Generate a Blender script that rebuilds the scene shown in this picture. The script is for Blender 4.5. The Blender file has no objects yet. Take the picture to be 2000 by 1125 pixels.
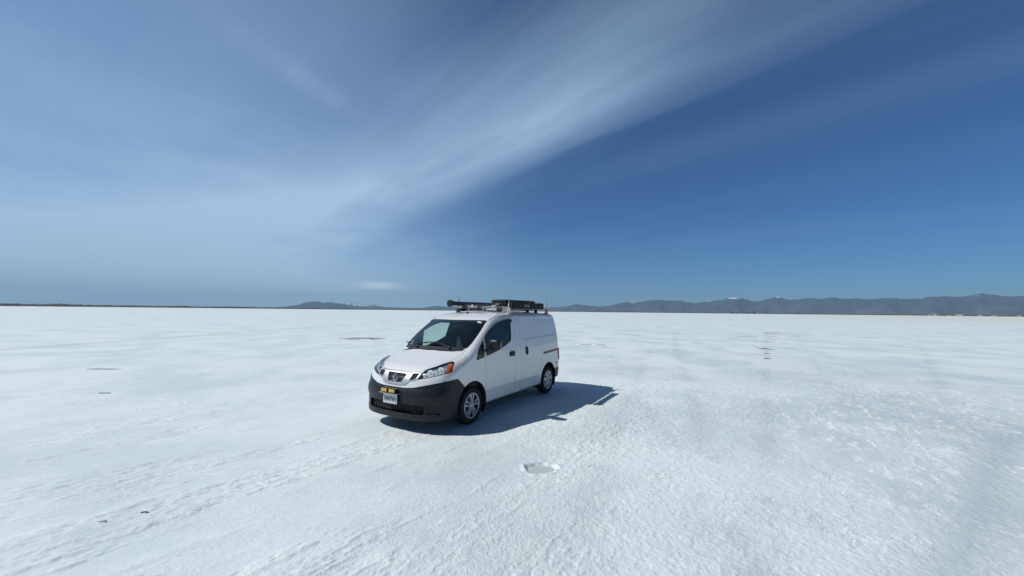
"""White cargo van on a salt flat under high cirrus."""
EXPO = -0.17
SUNE = 4.4
SKYS = 0.05
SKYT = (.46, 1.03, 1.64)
CLOUDC = (.45, .665, .90)
C1 = (.70, .78, .79); C2 = (.61, .695, .71)
MTN1 = (.045, .062, .095); MTN2 = (.11, .10, .10)
HAZE = 2.2e-5
HAZEC = (.49, .77, 1.)
import bpy, bmesh, math, random
import numpy as np
from mathutils import Vector, Matrix
from mathutils.bvhtree import BVHTree

SC = bpy.context.scene
COL = SC.collection
PI = math.pi

# ------------------------------------------------------------------ camera
CAM_Z = 1.8747
pitch, roll = 0.0595, 0.0105
fw = Vector((0, math.cos(pitch), math.sin(pitch)))
r0 = Vector((1, 0, 0)); u0 = r0.cross(fw)
rr = r0*math.cos(roll)+u0*math.sin(roll); uu = -r0*math.sin(roll)+u0*math.cos(roll)
cd = bpy.data.cameras.new('camera'); cam = bpy.data.objects.new('camera', cd); COL.objects.link(cam)
M = Matrix((rr, uu, -fw)).transposed().to_4x4(); M.translation = (0, 0, CAM_Z)
cam.matrix_world = M
cd.sensor_width = 36; cd.lens = 36*755.5/2000
cd.clip_start = 0.05; cd.clip_end = 200000
SC.camera = cam
SC.view_settings.view_transform = 'Standard'; SC.view_settings.look = 'None'
SC.view_settings.gamma = 1; SC.view_settings.use_curve_mapping = False
SC.view_settings.exposure = EXPO
SC.render.engine = 'CYCLES'

# ------------------------------------------------------------------ node expression helper
class X:
    """tiny wrapper that turns python arithmetic into math nodes"""
    def __init__(s, nt, o): s.nt = nt; s.o = o
    def _m(s, op, a, b=None, c=None, clamp=False):
        n = s.nt.nodes.new('ShaderNodeMath'); n.operation = op; n.use_clamp = clamp
        for i, v in enumerate((a, b, c)):
            if v is None: continue
            if isinstance(v, X): s.nt.links.new(v.o, n.inputs[i])
            else: n.inputs[i].default_value = v
        return X(s.nt, n.outputs[0])
    def __add__(s, b): return s._m('ADD', s, b)
    __radd__ = __add__
    def __sub__(s, b): return s._m('SUBTRACT', s, b)
    def __rsub__(s, b): return s._m('SUBTRACT', b, s)
    def __mul__(s, b): return s._m('MULTIPLY', s, b)
    __rmul__ = __mul__
    def __truediv__(s, b): return s._m('DIVIDE', s, b)
    def __pow__(s, b): return s._m('POWER', s, b)
    def mx(s, b): return s._m('MAXIMUM', s, b)
    def mn(s, b): return s._m('MINIMUM', s, b)
    def sq(s): return s*s
    def ab(s): return s._m('ABSOLUTE', s)
    def exp(s): return s._m('EXPONENT', s)
    def clamp(s): return s._m('ADD', s, 0.0, clamp=True)
    def ss(s, a, b, lo=0., hi=1.):
        n = s.nt.nodes.new('ShaderNodeMapRange'); n.interpolation_type = 'SMOOTHSTEP'
        s.nt.links.new(s.o, n.inputs[0])
        for i, v in zip((1, 2, 3, 4), (a, b, lo, hi)): n.inputs[i].default_value = v
        return X(s.nt, n.outputs[0])
def combine(nt, x, y, z):
    n = nt.nodes.new('ShaderNodeCombineXYZ')
    for i, v in enumerate((x, y, z)):
        if isinstance(v, X): nt.links.new(v.o, n.inputs[i])
        else: n.inputs[i].default_value = v
    return n.outputs[0]
def noise(nt, vec, scale=1., detail=4., rough=.5, dist=0., kind='FBM'):
    n = nt.nodes.new('ShaderNodeTexNoise'); n.noise_dimensions = '3D'
    try: n.noise_type = kind
    except Exception: pass
    if vec is not None: nt.links.new(vec, n.inputs['Vector'])
    n.inputs['Scale'].default_value = scale; n.inputs['Detail'].default_value = detail
    n.inputs['Roughness'].default_value = rough; n.inputs['Distortion'].default_value = dist
    return X(nt, n.outputs[0])
def mixc(nt, f, a, b):
    n = nt.nodes.new('ShaderNodeMix'); n.data_type = 'RGBA'
    if isinstance(f, X): nt.links.new(f.o, n.inputs[0])
    else: n.inputs[0].default_value = f
    for i, v in ((6, a), (7, b)):
        if hasattr(v, 'is_output'): nt.links.new(v, n.inputs[i])
        else: n.inputs[i].default_value = (*v, 1)
    return n.outputs[2]

# ------------------------------------------------------------------ sun and sky
SUN_H = Vector((-0.870, -0.0654)); SUN_T = 1/SUN_H.length      # shadow runs to +x
sun_el = math.atan(SUN_T); sund = Vector((SUN_H.x, SUN_H.y, 1)).normalized()
ld = bpy.data.lights.new('sun', 'SUN'); lo = bpy.data.objects.new('sun', ld); COL.objects.link(lo)
ld.energy = SUNE; ld.angle = math.radians(0.53); ld.color = (1, .965, .91)
lo.rotation_euler = sund.to_track_quat('Z', 'Y').to_euler(); lo.location = (-20, 0, 25)

W = bpy.data.worlds.new('World'); SC.world = W; W.use_nodes = True
nt = W.node_tree; nt.nodes.clear()
tc = nt.nodes.new('ShaderNodeTexCoord')
sep = nt.nodes.new('ShaderNodeSeparateXYZ'); nt.links.new(tc.outputs['Generated'], sep.inputs[0])
dx, dy, dz = (X(nt, sep.outputs[i]) for i in range(3))
sky = nt.nodes.new('ShaderNodeTexSky'); sky.sky_type = 'NISHITA'; sky.sun_disc = False
sky.sun_elevation = sun_el
sky.sun_rotation = math.atan2(sund.x, sund.y)
sky.altitude = 1300; sky.air_density = 1.0; sky.dust_density = .8; sky.ozone_density = 2.5
zc = dz.mx(0.02)
u = dx/zc; v = dy/zc
wv = v+u*1.15-2.55
edge = (.4-u).mx(0)*.36+.15
# streak axes: a along the cloud band, b across it
a_ = (u*.656-v*.755); b_ = (u*.755+v*.656)
low = dz.ss(.02, .14)
warp = noise(nt, combine(nt, u*.5, v*.5, 0.3), 1., 3, .5)-.5
n1 = noise(nt, combine(nt, a_*.22+warp*.5, b_*1.3+warp*.9, 1.7), 1., 4, .55)
n2 = noise(nt, combine(nt, a_*.6+warp, b_*4.2+warp*1.6, 5.1), 1., 5, .6)
n3 = noise(nt, combine(nt, u*.45, v*.45, 9.), 1., 4, .55)
n4 = noise(nt, combine(nt, a_*.7+warp*.8, b_*9.+warp*3., 3.3), 1., 6, .7)
d = (edge-wv+warp*.30)/(v*.30+.45)        # >0 on the cloudy side
crisp = u.ss(-.3, .9, 0, .40)
side_ = d.ss(-.03, .07)*crisp+d.ss(-.07, .45)*(1-crisp)
fadeR = u.ss(.3, 1.6, 1., .50)*v.ss(.9, 2.0, .75, 1.)
cc = (u+.7).mn(0)*.6-.47+warp*.25
cw = v*.075+.13
cw = cw*((wv-cc).ss(-.08, .25)*1.0+1)
core = (((wv-cc)/cw).sq()*-1).exp()*u.ss(.10, .80, 1., .04)
glow = (((wv-cc+.15)/(v*.22+.22)).sq()*-1).exp()*u.ss(.2, .9, 1., .10)*v.ss(5.5, 9., 1, .35)
fib = n4.ss(.30, .75)*(v.ss(5., 9., 1, 0))*u.ss(-1.6, -.2)
n3b = noise(nt, combine(nt, u*1.1+warp*2., v*.9+warp*2., 4.), 1., 6, .6)
lf = u.ss(-1.4, -.3)
veil = side_*(n1.ss(.30, .80)*(lf*.09+.04)+n2.ss(.35, .75)*.05*lf+fib*.05+n3b.ss(.35, .7)*(1-lf)*.11+.09)*fadeR
hazeL = dx.ss(.10, -.62)*(dz.ss(.55, .05)*.22+.25)*(.78+n3*.44)+dz.ss(.30, .03)*dx.ss(.16, -.35)*.22
wisp = ((((u+.92)+(v-1.6)*(-.25))/.085).sq()*-1).exp()*(((v-1.62)/.24).sq()*-1).exp()*.15
gap = ((((u+.25)/.60).sq()+((v-1.15)/.45).sq())*-1).exp()*.055+((((u+.85)/.35).sq()+((v-1.95)/.40).sq())*-1).exp()*.08
cir = veil+core*(n2.ss(.2, .8)*.10+n1.ss(.3, .7)*.08+fib*.07+.10)+glow*side_*(.22+n1.ss(.3, .7)*.10)+hazeL+wisp*(n4.ss(.3, .7)*.8+.4)-gap
# faint high streaks on the clear side
faint = (1-side_)*(n1.ss(.42, .85)*.055+n2.ss(.5, .9)*.012+(((wv-.95)/.30).sq()*-1).exp()*u.ss(.0, .9)*.035)*low
az = dx/dy.mx(.05)
lent = ((((az+.348)/.050).sq()*-1).exp())*dz.ss(.046, .054)*dz.ss(.071, .062)*.70
lent2 = ((((az+.335)/.035).sq()*-1).exp())*dz.ss(.012, .03)*dz.ss(.066, .04)*.10
hz = ((dz.mx(0)*-12).exp())*(dx.ss(.7, -.5)*.34+.09+dx.ss(.0, -.5)*.30)+((dz.mx(0)*-40).exp())*.10
front = dy.ss(-.15, .30)  # no cirrus in the unseen sky behind the camera, keeps shadow fill low
mask = ((cir+.018*low.mx(.6)+faint-lent2)*front+hz).clamp()
ccol = nt.nodes.new('ShaderNodeRGB'); ccol.outputs[0].default_value = (*[k/SKYS for k in CLOUDC], 1)
tint = nt.nodes.new('ShaderNodeMix'); tint.data_type = 'RGBA'; tint.blend_type = 'MULTIPLY'; tint.inputs[0].default_value = 1
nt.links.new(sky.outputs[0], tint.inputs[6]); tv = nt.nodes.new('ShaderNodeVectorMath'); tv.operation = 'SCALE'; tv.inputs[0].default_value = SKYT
dk_ = dz.ss(.45, .95, 1., .45)*dy.ss(-.35, .25, .55, 1.); nt.links.new(dk_.o, tv.inputs['Scale']); nt.links.new(tv.outputs[0], tint.inputs[7])  # sky dimmed overhead and behind the camera to deepen the shadows
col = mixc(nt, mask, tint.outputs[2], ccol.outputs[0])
col = mixc(nt, lent*front, col, tuple(k/SKYS for k in (.80, .95, 1.08)))
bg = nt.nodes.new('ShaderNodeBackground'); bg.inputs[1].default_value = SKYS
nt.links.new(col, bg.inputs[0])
ow = nt.nodes.new('ShaderNodeOutputWorld'); nt.links.new(bg.outputs[0], ow.inputs[0])

# ------------------------------------------------------------------ materials
def mat(name, col, rough=.5, metal=0., coat=0., spec=.5, bump=None, vary=0., vscale=8., emit=None):
    m = bpy.data.materials.new(name); m.use_nodes = True; t = m.node_tree
    b = t.nodes['Principled BSDF']
    b.inputs['Base Color'].default_value = (*col, 1); b.inputs['Roughness'].default_value = rough
    b.inputs['Metallic'].default_value = metal; b.inputs['Coat Weight'].default_value = coat
    b.inputs['Coat Roughness'].default_value = .04; b.inputs['Specular IOR Level'].default_value = spec
    co = t.nodes.new('ShaderNodeTexCoord')
    if vary:
        n = noise(t, co.outputs['Object'], vscale, 6, .6)
        c = mixc(t, n.ss(.3, .75), tuple(k*(1-vary) for k in col), tuple(min(1, k*(1+vary*.6)) for k in col))
        t.links.new(c, b.inputs['Base Color'])
        rv = n*(.25)+(rough-.1); t.links.new(rv.o, b.inputs['Roughness'])
    if bump:
        n = noise(t, co.outputs['Object'], bump[0], 5, .6)
        bn = t.nodes.new('ShaderNodeBump'); bn.inputs['Strength'].default_value = bump[1]; bn.inputs['Distance'].default_value = bump[2]
        t.links.new(n.o, bn.inputs['Height']); t.links.new(bn.outputs[0], b.inputs['Normal'])
    return m
def glass(name, tint, rough=.0, f0=1.5):
    m = bpy.data.materials.new(name); m.use_nodes = True; t = m.node_tree; t.nodes.clear()
    tr = t.nodes.new('ShaderNodeBsdfTransparent'); tr.inputs[0].default_value = (*tint, 1)
    gl = t.nodes.new('ShaderNodeBsdfGlossy'); gl.inputs['Roughness'].default_value = max(rough, .02); gl.inputs[0].default_value = (.95, .97, 1, 1)
    ge = t.nodes.new('ShaderNodeNewGeometry'); dp = t.nodes.new('ShaderNodeVectorMath'); dp.operation = 'DOT_PRODUCT'
    t.links.new(ge.outputs['Normal'], dp.inputs[0]); t.links.new(ge.outputs['Incoming'], dp.inputs[1])
    fr = (1-X(t, dp.outputs['Value']).ab())**5*.8+.035
    mx = t.nodes.new('ShaderNodeMixShader'); t.links.new(fr.o, mx.inputs[0])
    t.links.new(tr.outputs[0], mx.inputs[1]); t.links.new(gl.outputs[0], mx.inputs[2])
    o = t.nodes.new('ShaderNodeOutputMaterial'); t.links.new(mx.outputs[0], o.inputs[0])
    return m
def paint():
    m = mat('white_paint', (.76, .78, .79), .36, 0, .6)
    t = m.node_tree; b = t.nodes['Principled BSDF']; co = t.nodes.new('ShaderNodeTexCoord')
    sp = t.nodes.new('ShaderNodeSeparateXYZ'); t.links.new(co.outputs['Object'], sp.inputs[0])
    z = X(t, sp.outputs[2])
    n = noise(t, co.outputs['Object'], 5., 6, .65); n2 = noise(t, co.outputs['Object'], 60., 4, .6)
    dust = (z.ss(.75, .25)*.45+.10)*n.ss(.35, .75)*(.6+n2*.6)
    c = mixc(t, dust, (.75, .775, .785), (.52, .52, .50)); t.links.new(c, b.inputs['Base Color'])
    r = dust*.6+.30; t.links.new(r.o, b.inputs['Roughness'])
    cw = (1-dust*1.2).clamp(); t.links.new(cw.o, b.inputs['Coat Weight'])
    return m
PAINT = paint()
DARK = mat('cabin_trim', (.022, .026, .03), .7)
CAVITY = mat('cabin_dark', (.012, .014, .016), .9)
BUMP = mat('bumper_plastic', (.013, .017, .024), .42, spec=.3, vary=.3, vscale=14, bump=(700, .25, .001))
BLACK = mat('black_plastic', (.008, .009, .010), .38, vary=.2)
RUB = mat('rubber', (.012, .012, .013), .8, vary=.35, vscale=20)
TYRE = mat('tyre_rubber', (.014, .014, .015), .85, vary=.4, vscale=9, bump=(90, .3, .004))
SILV = mat('silver_plastic', (.50, .52, .55), .38, .35, .3, vary=.1, vscale=10)
CHROME = mat('chrome', (.75, .76, .78), .14, 1.0)
ALU = mat('aluminium', (.50, .50, .49), .42, .8, vary=.2, vscale=22)
STEEL = mat('dull_steel', (.36, .35, .32), .5, .6, vary=.3, vscale=30)
CREAM = mat('cream_cap', (.50, .50, .43), .5, vary=.12)
CASEB = mat('case_shell', (.010, .011, .013), .5, vary=.3, vscale=9, bump=(40, .3, .004))
CANV = mat('case_fabric', (.012, .014, .019), .8, vary=.3, vscale=12, bump=(160, .5, .003))
TUBEM = mat('tube_plastic', (.016, .018, .022), .28, 0, .4, vary=.2)
WSG = glass('windscreen_glass', (.86, .935, .915))
SDG = glass('side_glass', (.84, .925, .90))
LENS = glass('lamp_lens', (.96, .97, .98), .02)
REFL = mat('lamp_reflector', (.36, .39, .43), .35, .25, .3, vary=.35, vscale=22, bump=(24, .9, .02))
BULB = mat('lamp_bowl', (.9, .9, .92), .08, 1.)
AMB = mat('amber_plastic', (.75, .14, .02), .22, 0, .6, bump=(60, .5, .006))
YEL = mat('yellow_lens', (.60, .40, .015), .25, 0, .6, bump=(45, .4, .004))
RED = mat('red_lens', (.45, .012, .03), .2, 0, .8)
PLATE = mat('plate_white', (.62, .63, .64), .4, vary=.06)
INK = mat('plate_ink', (.04, .05, .10), .5)
WHT = mat('decal_white', (.75, .76, .78), .5)
SEAT = mat('seat_cloth', (.035, .037, .042), .9, vary=.2)

# ------------------------------------------------------------------ mesh helpers
def setmats(me, ms):
    mi = np.empty(len(me.polygons), np.int32); me.polygons.foreach_get('material_index', mi)
    me.materials.clear()
    for k in ms: me.materials.append(k)
    me.polygons.foreach_set('material_index', np.minimum(mi, len(ms)-1))
def new(name, verts, faces, m, parent=None, smooth=True, angle=35, recalc=True):
    me = bpy.data.meshes.new(name)
    me.from_pydata([tuple(v) for v in verts], [], [tuple(f) for f in faces]); me.update()
    return fin(name, me, m, parent, smooth, angle, recalc)
def fin(name, me, m, parent=None, smooth=True, angle=35, recalc=True):
    if recalc:
        bm = bmesh.new(); bm.from_mesh(me); bmesh.ops.recalc_face_normals(bm, faces=bm.faces[:]); bm.to_mesh(me); bm.free()
    if m is not None:
        me.materials.clear()
        for k in (m if isinstance(m, (list, tuple)) else [m]): me.materials.append(k)
    if smooth:
        me.shade_smooth(); me.set_sharp_from_angle(angle=math.radians(angle))
    o = bpy.data.objects.new(name, me); COL.objects.link(o)
    if parent is not None: o.parent = parent
    return o
class MB:
    """collects simple solids into one mesh"""
    def __init__(s): s.v = []; s.f = []
    def add(s, v, f):
        k = len(s.v); s.v += [tuple(p) for p in v]; s.f += [tuple(i+k for i in q) for q in f]; return s
    def box(s, a, b, bev=0., mtx=None):
        bm = bmesh.new(); bmesh.ops.create_cube(bm, size=1)
        c = [(a[i]+b[i])/2 for i in range(3)]; d_ = [abs(b[i]-a[i]) for i in range(3)]
        for q in bm.verts: q.co = Vector([c[i]+q.co[i]*d_[i] for i in range(3)])
        if bev: bmesh.ops.bevel(bm, geom=bm.edges[:], offset=min(bev, min(d_)*.45), segments=2, profile=.6, affect='EDGES')
        if mtx is not None: bmesh.ops.transform(bm, matrix=mtx, verts=bm.verts)
        bm.verts.index_update(); s.add([q.co[:] for q in bm.verts], [[q.index for q in f.verts] for f in bm.faces]); bm.free(); return s
    def tube(s, pts, r, n=12, cap=True):
        pts = [Vector(p) for p in pts]; rs = r if isinstance(r, (list, tuple)) else [r]*len(pts)
        V = []; up = Vector((0, 0, 1))
        for i, p in enumerate(pts):
            t = (pts[min(i+1, len(pts)-1)]-pts[max(i-1, 0)]).normalized()
            a = t.cross(up if abs(t.z) < .9 else Vector((1, 0, 0))).normalized(); b = t.cross(a)
            V += [p+(a*math.cos(2*PI*k/n)+b*math.sin(2*PI*k/n))*rs[i] for k in range(n)]
        F = [[i*n+k, i*n+(k+1) % n, (i+1)*n+(k+1) % n, (i+1)*n+k] for i in range(len(pts)-1) for k in range(n)]
        if cap: F += [list(range(n))[::-1], [(len(pts)-1)*n+k for k in range(n)]]
        return s.add(V, F)
    def lathe(s, prof, n=48, axis='Y', c=(0, 0, 0), closed=False):
        V = []; m = len(prof)
        for k in range(n):
            t = 2*PI*k/n
            for r, h in prof:
                p = (r*math.cos(t), h, r*math.sin(t)) if axis == 'Y' else ((r*math.cos(t), r*math.sin(t), h) if axis == 'Z' else (h, r*math.cos(t), r*math.sin(t)))
                V.append([c[i]+p[i] for i in range(3)])
        F = [[k*m+i, k*m+i+1, ((k+1) % n)*m+i+1, ((k+1) % n)*m+i] for k in range(n) for i in range(m-1)]
        if closed: F += [[k*m+m-1, k*m, ((k+1) % n)*m, ((k+1) % n)*m+m-1] for k in range(n)]
        else:
            if prof[0][0] > 1e-6: F.append([k*m for k in range(n)])
            if prof[-1][0] > 1e-6: F.append([k*m+m-1 for k in range(n)])
        return s.add(V, F)
    def build(s, name, m, parent=None, **k): return new(name, s.v, s.f, m, parent, **k)
def empty(name, loc=(0, 0, 0), rot=0., parent=None):
    o = bpy.data.objects.new(name, None); COL.objects.link(o); o.location = loc; o.rotation_euler = (0, 0, rot); o.empty_display_size = .3
    if parent is not None: o.parent = parent
    return o
def tag(o, label=None, cat=None, group=None, kind=None):
    if label: o['label'] = label
    if cat: o['category'] = cat
    if group: o['group'] = group
    if kind: o['kind'] = kind
    return o
def text_mesh(txt, size, depth, bold=0.):
    c = bpy.data.curves.new('t', 'FONT'); c.body = txt; c.size = size; c.extrude = depth; c.offset = bold
    c.align_x = 'CENTER'; c.align_y = 'CENTER'; c.resolution_u = 3
    o = bpy.data.objects.new('t', c); COL.objects.link(o)
    me = bpy.data.meshes.new_from_object(o.evaluated_get(bpy.context.evaluated_depsgraph_get()))
    bpy.data.objects.remove(o); bpy.data.curves.remove(c)
    return me
def table(pts, lo, hi, sig=.03, n=1200):
    xs=np.linspace(lo,hi,n); p=np.array(pts,float)
    ys=np.interp(xs,p[:,0],p[:,1])
    h=xs[1]-xs[0]; k=int(3*sig/h)+1
    w=np.exp(-.5*(np.arange(-k,k+1)*h/sig)**2); w/=w.sum()
    L=ys[0]+(np.arange(-k,0))*(ys[1]-ys[0]); R=ys[-1]+(np.arange(1,k+1))*(ys[-1]-ys[-2])
    ys=np.convolve(np.concatenate([L,ys,R]),w,'valid')
    return lambda x: np.interp(x,xs,ys)
ZT=table([(-1.2,.70),(-.93,.868),(-.86,.915),(-.75,.972),(-.6,1.03),(-.4,1.105),(-.2,1.185),(0,1.335),(.2,1.475),(.4,1.605),(.58,1.715),(.72,1.775),(.9,1.82),(1.2,1.855),(1.6,1.872),(2.4,1.878),(3.2,1.86),(3.6,1.83),(3.9,1.80)],-1.3,4.1,.04)
BB=table([(-1,.12),(-.5,.15),(-.2,.28),(.6,.24),(1.0,.05),(4,0)],-1.3,4.1,.1)
WZ=table([(0,.83),(.2,.845),(.35,.858),(.6,.864),(.85,.865),(1.0,.862),(1.15,.85),(1.3,.83),(1.5,.79),(1.65,.755),(1.75,.725),(1.9,.67)],-.1,2.1,.04)
SF=table([(0,-.90),(.18,-.925),(.25,-.945),(.30,-.945),(.36,-.945),(.44,-.952),(.49,-.953),(.535,-.968),(.60,-.966),(.64,-.952),(.68,-.932),(.75,-.915),(.82,-.893),(.89,-.868),(.95,-.82),(1.1,-.70),(2,0)],-.1,2.2,.02)
SR=table([(0,3.60),(.35,3.72),(.55,3.76),(.75,3.755),(.95,3.745),(1.2,3.725),(1.5,3.69),(1.7,3.64),(1.9,3.58)],-.1,2.1,.04)
ZB=table([(-1.2,.205),(-.6,.205),(-.3,.24),(.3,.268),(2.4,.268),(3.2,.30),(3.9,.33)],-1.3,4.1,.05)
TW=table([(-1,.0),(0,0),(2.6,0),(3.2,.008),(3.7,.03),(4,.06)],-1.3,4.1,.1)
def rint(a,b,r):
    return np.minimum(np.maximum(a,b),-r)+np.hypot(np.maximum(a+r,0),np.maximum(b+r,0))
def sst(x,a,b):
    t=np.clip((x-a)/(b-a),0,1); return t*t*(3-2*t)
def sdf(P):
    s,y,z=P[...,0],np.abs(P[...,1]),P[...,2]
    yc=np.minimum(y,1.0)
    se=s-BB(s)*yc*yc
    e=.01; zt=ZT(se); sl=(ZT(se+e)-ZT(se-e))/(2*e)
    crown=.028*sst(s,.3,1.2)+.012
    A=(z-(zt-crown*(yc/.7)**2))/np.sqrt(1+sl*sl)
    w=WZ(z)-TW(s)
    # recessed blank panel of the cargo side
    rec=sst(s,1.70,1.735)*(1-sst(s,3.36,3.40))*sst(z,1.28+.02*(s-1.8),1.31+.02*(s-1.8))*(1-sst(z,1.705,1.74))
    w=w-.011*rec
    # soft shoulder crease low on the flank
    w=w+.006*np.exp(-((z-.50)/.05)**2)*sst(s,.2,.5)*(1-sst(s,2.3,2.5))
    B=y-w
    C=(SF(z)+.42*np.power(yc,3.2)-s)/np.sqrt(1+(.9*np.minimum(y,.86)**2.2)**2+.0)
    C=C+.022*sst(y,.615,.64)*(1-sst(y,.78,.80))*sst(z,.30,.325)*(1-sst(z,.455,.485))
    D=(s-(SR(z)-.14*np.power(yc/.8,4)))/1.05
    E=ZB(s)-z
    rt=.075+.05*(1-sst(s,-.5,.2))
    d=rint(A,B,rt)
    d=rint(d,C,.10+.0*z)
    d=rint(d,D,.11)
    d=rint(d,E,.03)
    return d
def grad(P,h=2e-3):
    g=np.stack([sdf(P+np.eye(3)[i]*h)-sdf(P-np.eye(3)[i]*h) for i in range(3)],-1)
    return g/np.maximum(np.linalg.norm(g,axis=-1,keepdims=True),1e-9)
# ------------------------------------------------------------------ the van body: surface by projection onto the form above
SMIN, SMAX = -1.15, 3.95
def warp_pt(s, y, t):
    zb = ZB(s)-.12; zt = ZT(np.clip(s, -.95, 3.7))+.14
    return np.stack([s, y, zb+t*(zt-zb)], -1)
def box_surface(h, off):
    ns = int((SMAX-SMIN)/h); ny = int(2.0/h); nz = int(1.7/h)
    idx = {}; V = []; F = []
    def vid(i, j, k):
        q = (i, j, k)
        if q not in idx: idx[q] = len(V); V.append(q)
        return idx[q]
    for i in range(ns):
        for j in range(ny):
            F.append((vid(i, j, 0), vid(i, j+1, 0), vid(i+1, j+1, 0), vid(i+1, j, 0)))
            F.append((vid(i, j, nz), vid(i+1, j, nz), vid(i+1, j+1, nz), vid(i, j+1, nz)))
        for k in range(nz):
            F.append((vid(i, 0, k), vid(i+1, 0, k), vid(i+1, 0, k+1), vid(i, 0, k+1)))
            F.append((vid(i, ny, k), vid(i, ny, k+1), vid(i+1, ny, k+1), vid(i+1, ny, k)))
    for j in range(ny):
        for k in range(nz):
            F.append((vid(0, j, k), vid(0, j, k+1), vid(0, j+1, k+1), vid(0, j+1, k)))
            F.append((vid(ns, j, k), vid(ns, j+1, k), vid(ns, j+1, k+1), vid(ns, j, k+1)))
    G = np.array(V, float)
    s = SMIN+(SMAX-SMIN)*G[:, 0]/ns; y = -1+2*G[:, 1]/ny; t = G[:, 2]/nz
    P = warp_pt(s, y, t)
    A = warp_pt(np.clip(s, -.45, 3.35), np.clip(y, -.45, .45), np.clip(t, .34, .6))
    lo_, hi_ = np.zeros(len(P)), np.ones(len(P))
    # first crossing outwards: coarse march, then bisection
    n = 40; found = np.ones(len(P)); prev = np.zeros(len(P)); done = np.zeros(len(P), bool)
    for q in range(1, n+1):
        tt = q/n; d_ = sdf(A+(P-A)*tt)-off
        new_ = (d_ > 0) & ~done
        lo_[new_] = (q-1)/n; hi_[new_] = tt; done |= new_
    for _ in range(22):
        mid = (lo_+hi_)/2; d_ = sdf(A+(P-A)*mid[:, None])-off; ins = d_ < 0
        lo_ = np.where(ins, mid, lo_); hi_ = np.where(ins, hi_, mid)
    return A+(P-A)*((lo_+hi_)/2)[:, None], F
def loc(P):            # (s, y, z) -> van-local coordinates (x forward)
    P = np.array(P, float); Q = P.copy(); Q[..., 0] = -P[..., 0]; return Q
def sdf_normals(me, off, only=True):
    """exact normals of the smooth body form on its outer faces"""
    n = len(me.loops); vi = np.empty(n, np.int32); me.loops.foreach_get('vertex_index', vi)
    co = np.empty(len(me.vertices)*3); me.vertices.foreach_get('co', co); co = co.reshape(-1, 3)
    P = co.copy(); P[:, 0] *= -1
    sd = sdf(P); g = grad(P, .004); g[:, 0] *= -1
    fn = np.empty(len(me.polygons)*3); me.polygons.foreach_get('normal', fn); fn = fn.reshape(-1, 3)
    ls = np.empty(len(me.polygons), np.int32); lt = ls.copy(); me.polygons.foreach_get('loop_start', ls); me.polygons.foreach_get('loop_total', lt)
    lf = np.repeat(np.arange(len(ls)), lt)
    N = fn[lf].copy(); gg = g[vi]; ok = (np.abs(sd[vi]-off) < .006) & ((gg*N).sum(1) > .75)
    N[ok] = gg[ok]
    me.polygons.foreach_set('use_smooth', [True]*len(me.polygons))
    me.normals_split_custom_set(N.tolist())
def prism(poly, axis, a, b):
    """closed prism of a 2D outline; axis 's' -> (y,z), 'y' -> (s,z), 'z' -> (s,y)"""
    n = len(poly)
    def p3(q, h): return {'s': (h, q[0], q[1]), 'y': (q[0], h, q[1]), 'z': (q[0], q[1], h)}[axis]
    V = loc([p3(q, a) for q in poly]+[p3(q, b) for q in poly])
    F = [list(range(n)), list(range(n, 2*n))]+[[i, (i+1) % n, n+(i+1) % n, n+i] for i in range(n)]
    me = bpy.data.meshes.new('cut'); me.from_pydata(V.tolist(), [], F)
    bm = bmesh.new(); bm.from_mesh(me); bmesh.ops.triangulate(bm, faces=[f for f in bm.faces if len(f.verts) > 4]); bmesh.ops.recalc_face_normals(bm, faces=bm.faces[:]); bm.to_mesh(me); bm.free()
    return me
def boolean(me, cut, op='DIFFERENCE', matidx=1):
    a = bpy.data.objects.new('a', me); b = bpy.data.objects.new('b', cut)
    COL.objects.link(a); COL.objects.link(b)
    if matidx is not None:
        while len(cut.materials) < 2: cut.materials.append(None)
        cut.polygons.foreach_set('material_index', [matidx]*len(cut.polygons))
        while len(me.materials) < 2: me.materials.append(None)
    md = a.modifiers.new('m', 'BOOLEAN'); md.object = b; md.operation = op; md.solver = 'EXACT'; md.material_mode = 'INDEX'
    dg = bpy.context.evaluated_depsgraph_get(); dg.update()
    r = bpy.data.meshes.new_from_object(a.evaluated_get(dg))
    bpy.data.objects.remove(a); bpy.data.objects.remove(b)
    return r
def area2(p): return sum(p[i][0]*p[(i+1) % len(p)][1]-p[(i+1) % len(p)][0]*p[i][1] for i in range(len(p)))/2
def inset(poly, d_):
    n = len(poly); sg = 1 if area2(poly) > 0 else -1; out = []
    for i in range(n):
        p0, p1, p2 = (np.array(poly[k % n], float) for k in (i-1, i, i+1))
        e1 = p1-p0; e2 = p2-p1; e1 /= np.linalg.norm(e1)+1e-9; e2 /= np.linalg.norm(e2)+1e-9
        n1 = np.array([-e1[1], e1[0]])*sg; n2 = np.array([-e2[1], e2[0]])*sg
        m = n1+n2; m /= max(np.linalg.norm(m), .3); k = 1/max(m@n1, .45)
        out.append(tuple(p1+m*d_*k))
    return out
def rnd(poly, r=.03, n=4):
    """round the corners of an outline"""
    out = []; N = len(poly)
    for i in range(N):
        p0, p1, p2 = (np.array(poly[k % N], float) for k in (i-1, i, i+1))
        a = p0-p1; b = p2-p1; la, lb = np.linalg.norm(a), np.linalg.norm(b)
        q = min(r, la*.45, lb*.45); A = p1+a/la*q; B = p1+b/lb*q
        for k in range(n+1):
            t = k/n; out.append(tuple((1-t)**2*A+2*t*(1-t)*p1+t*t*B))
    return out

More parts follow.
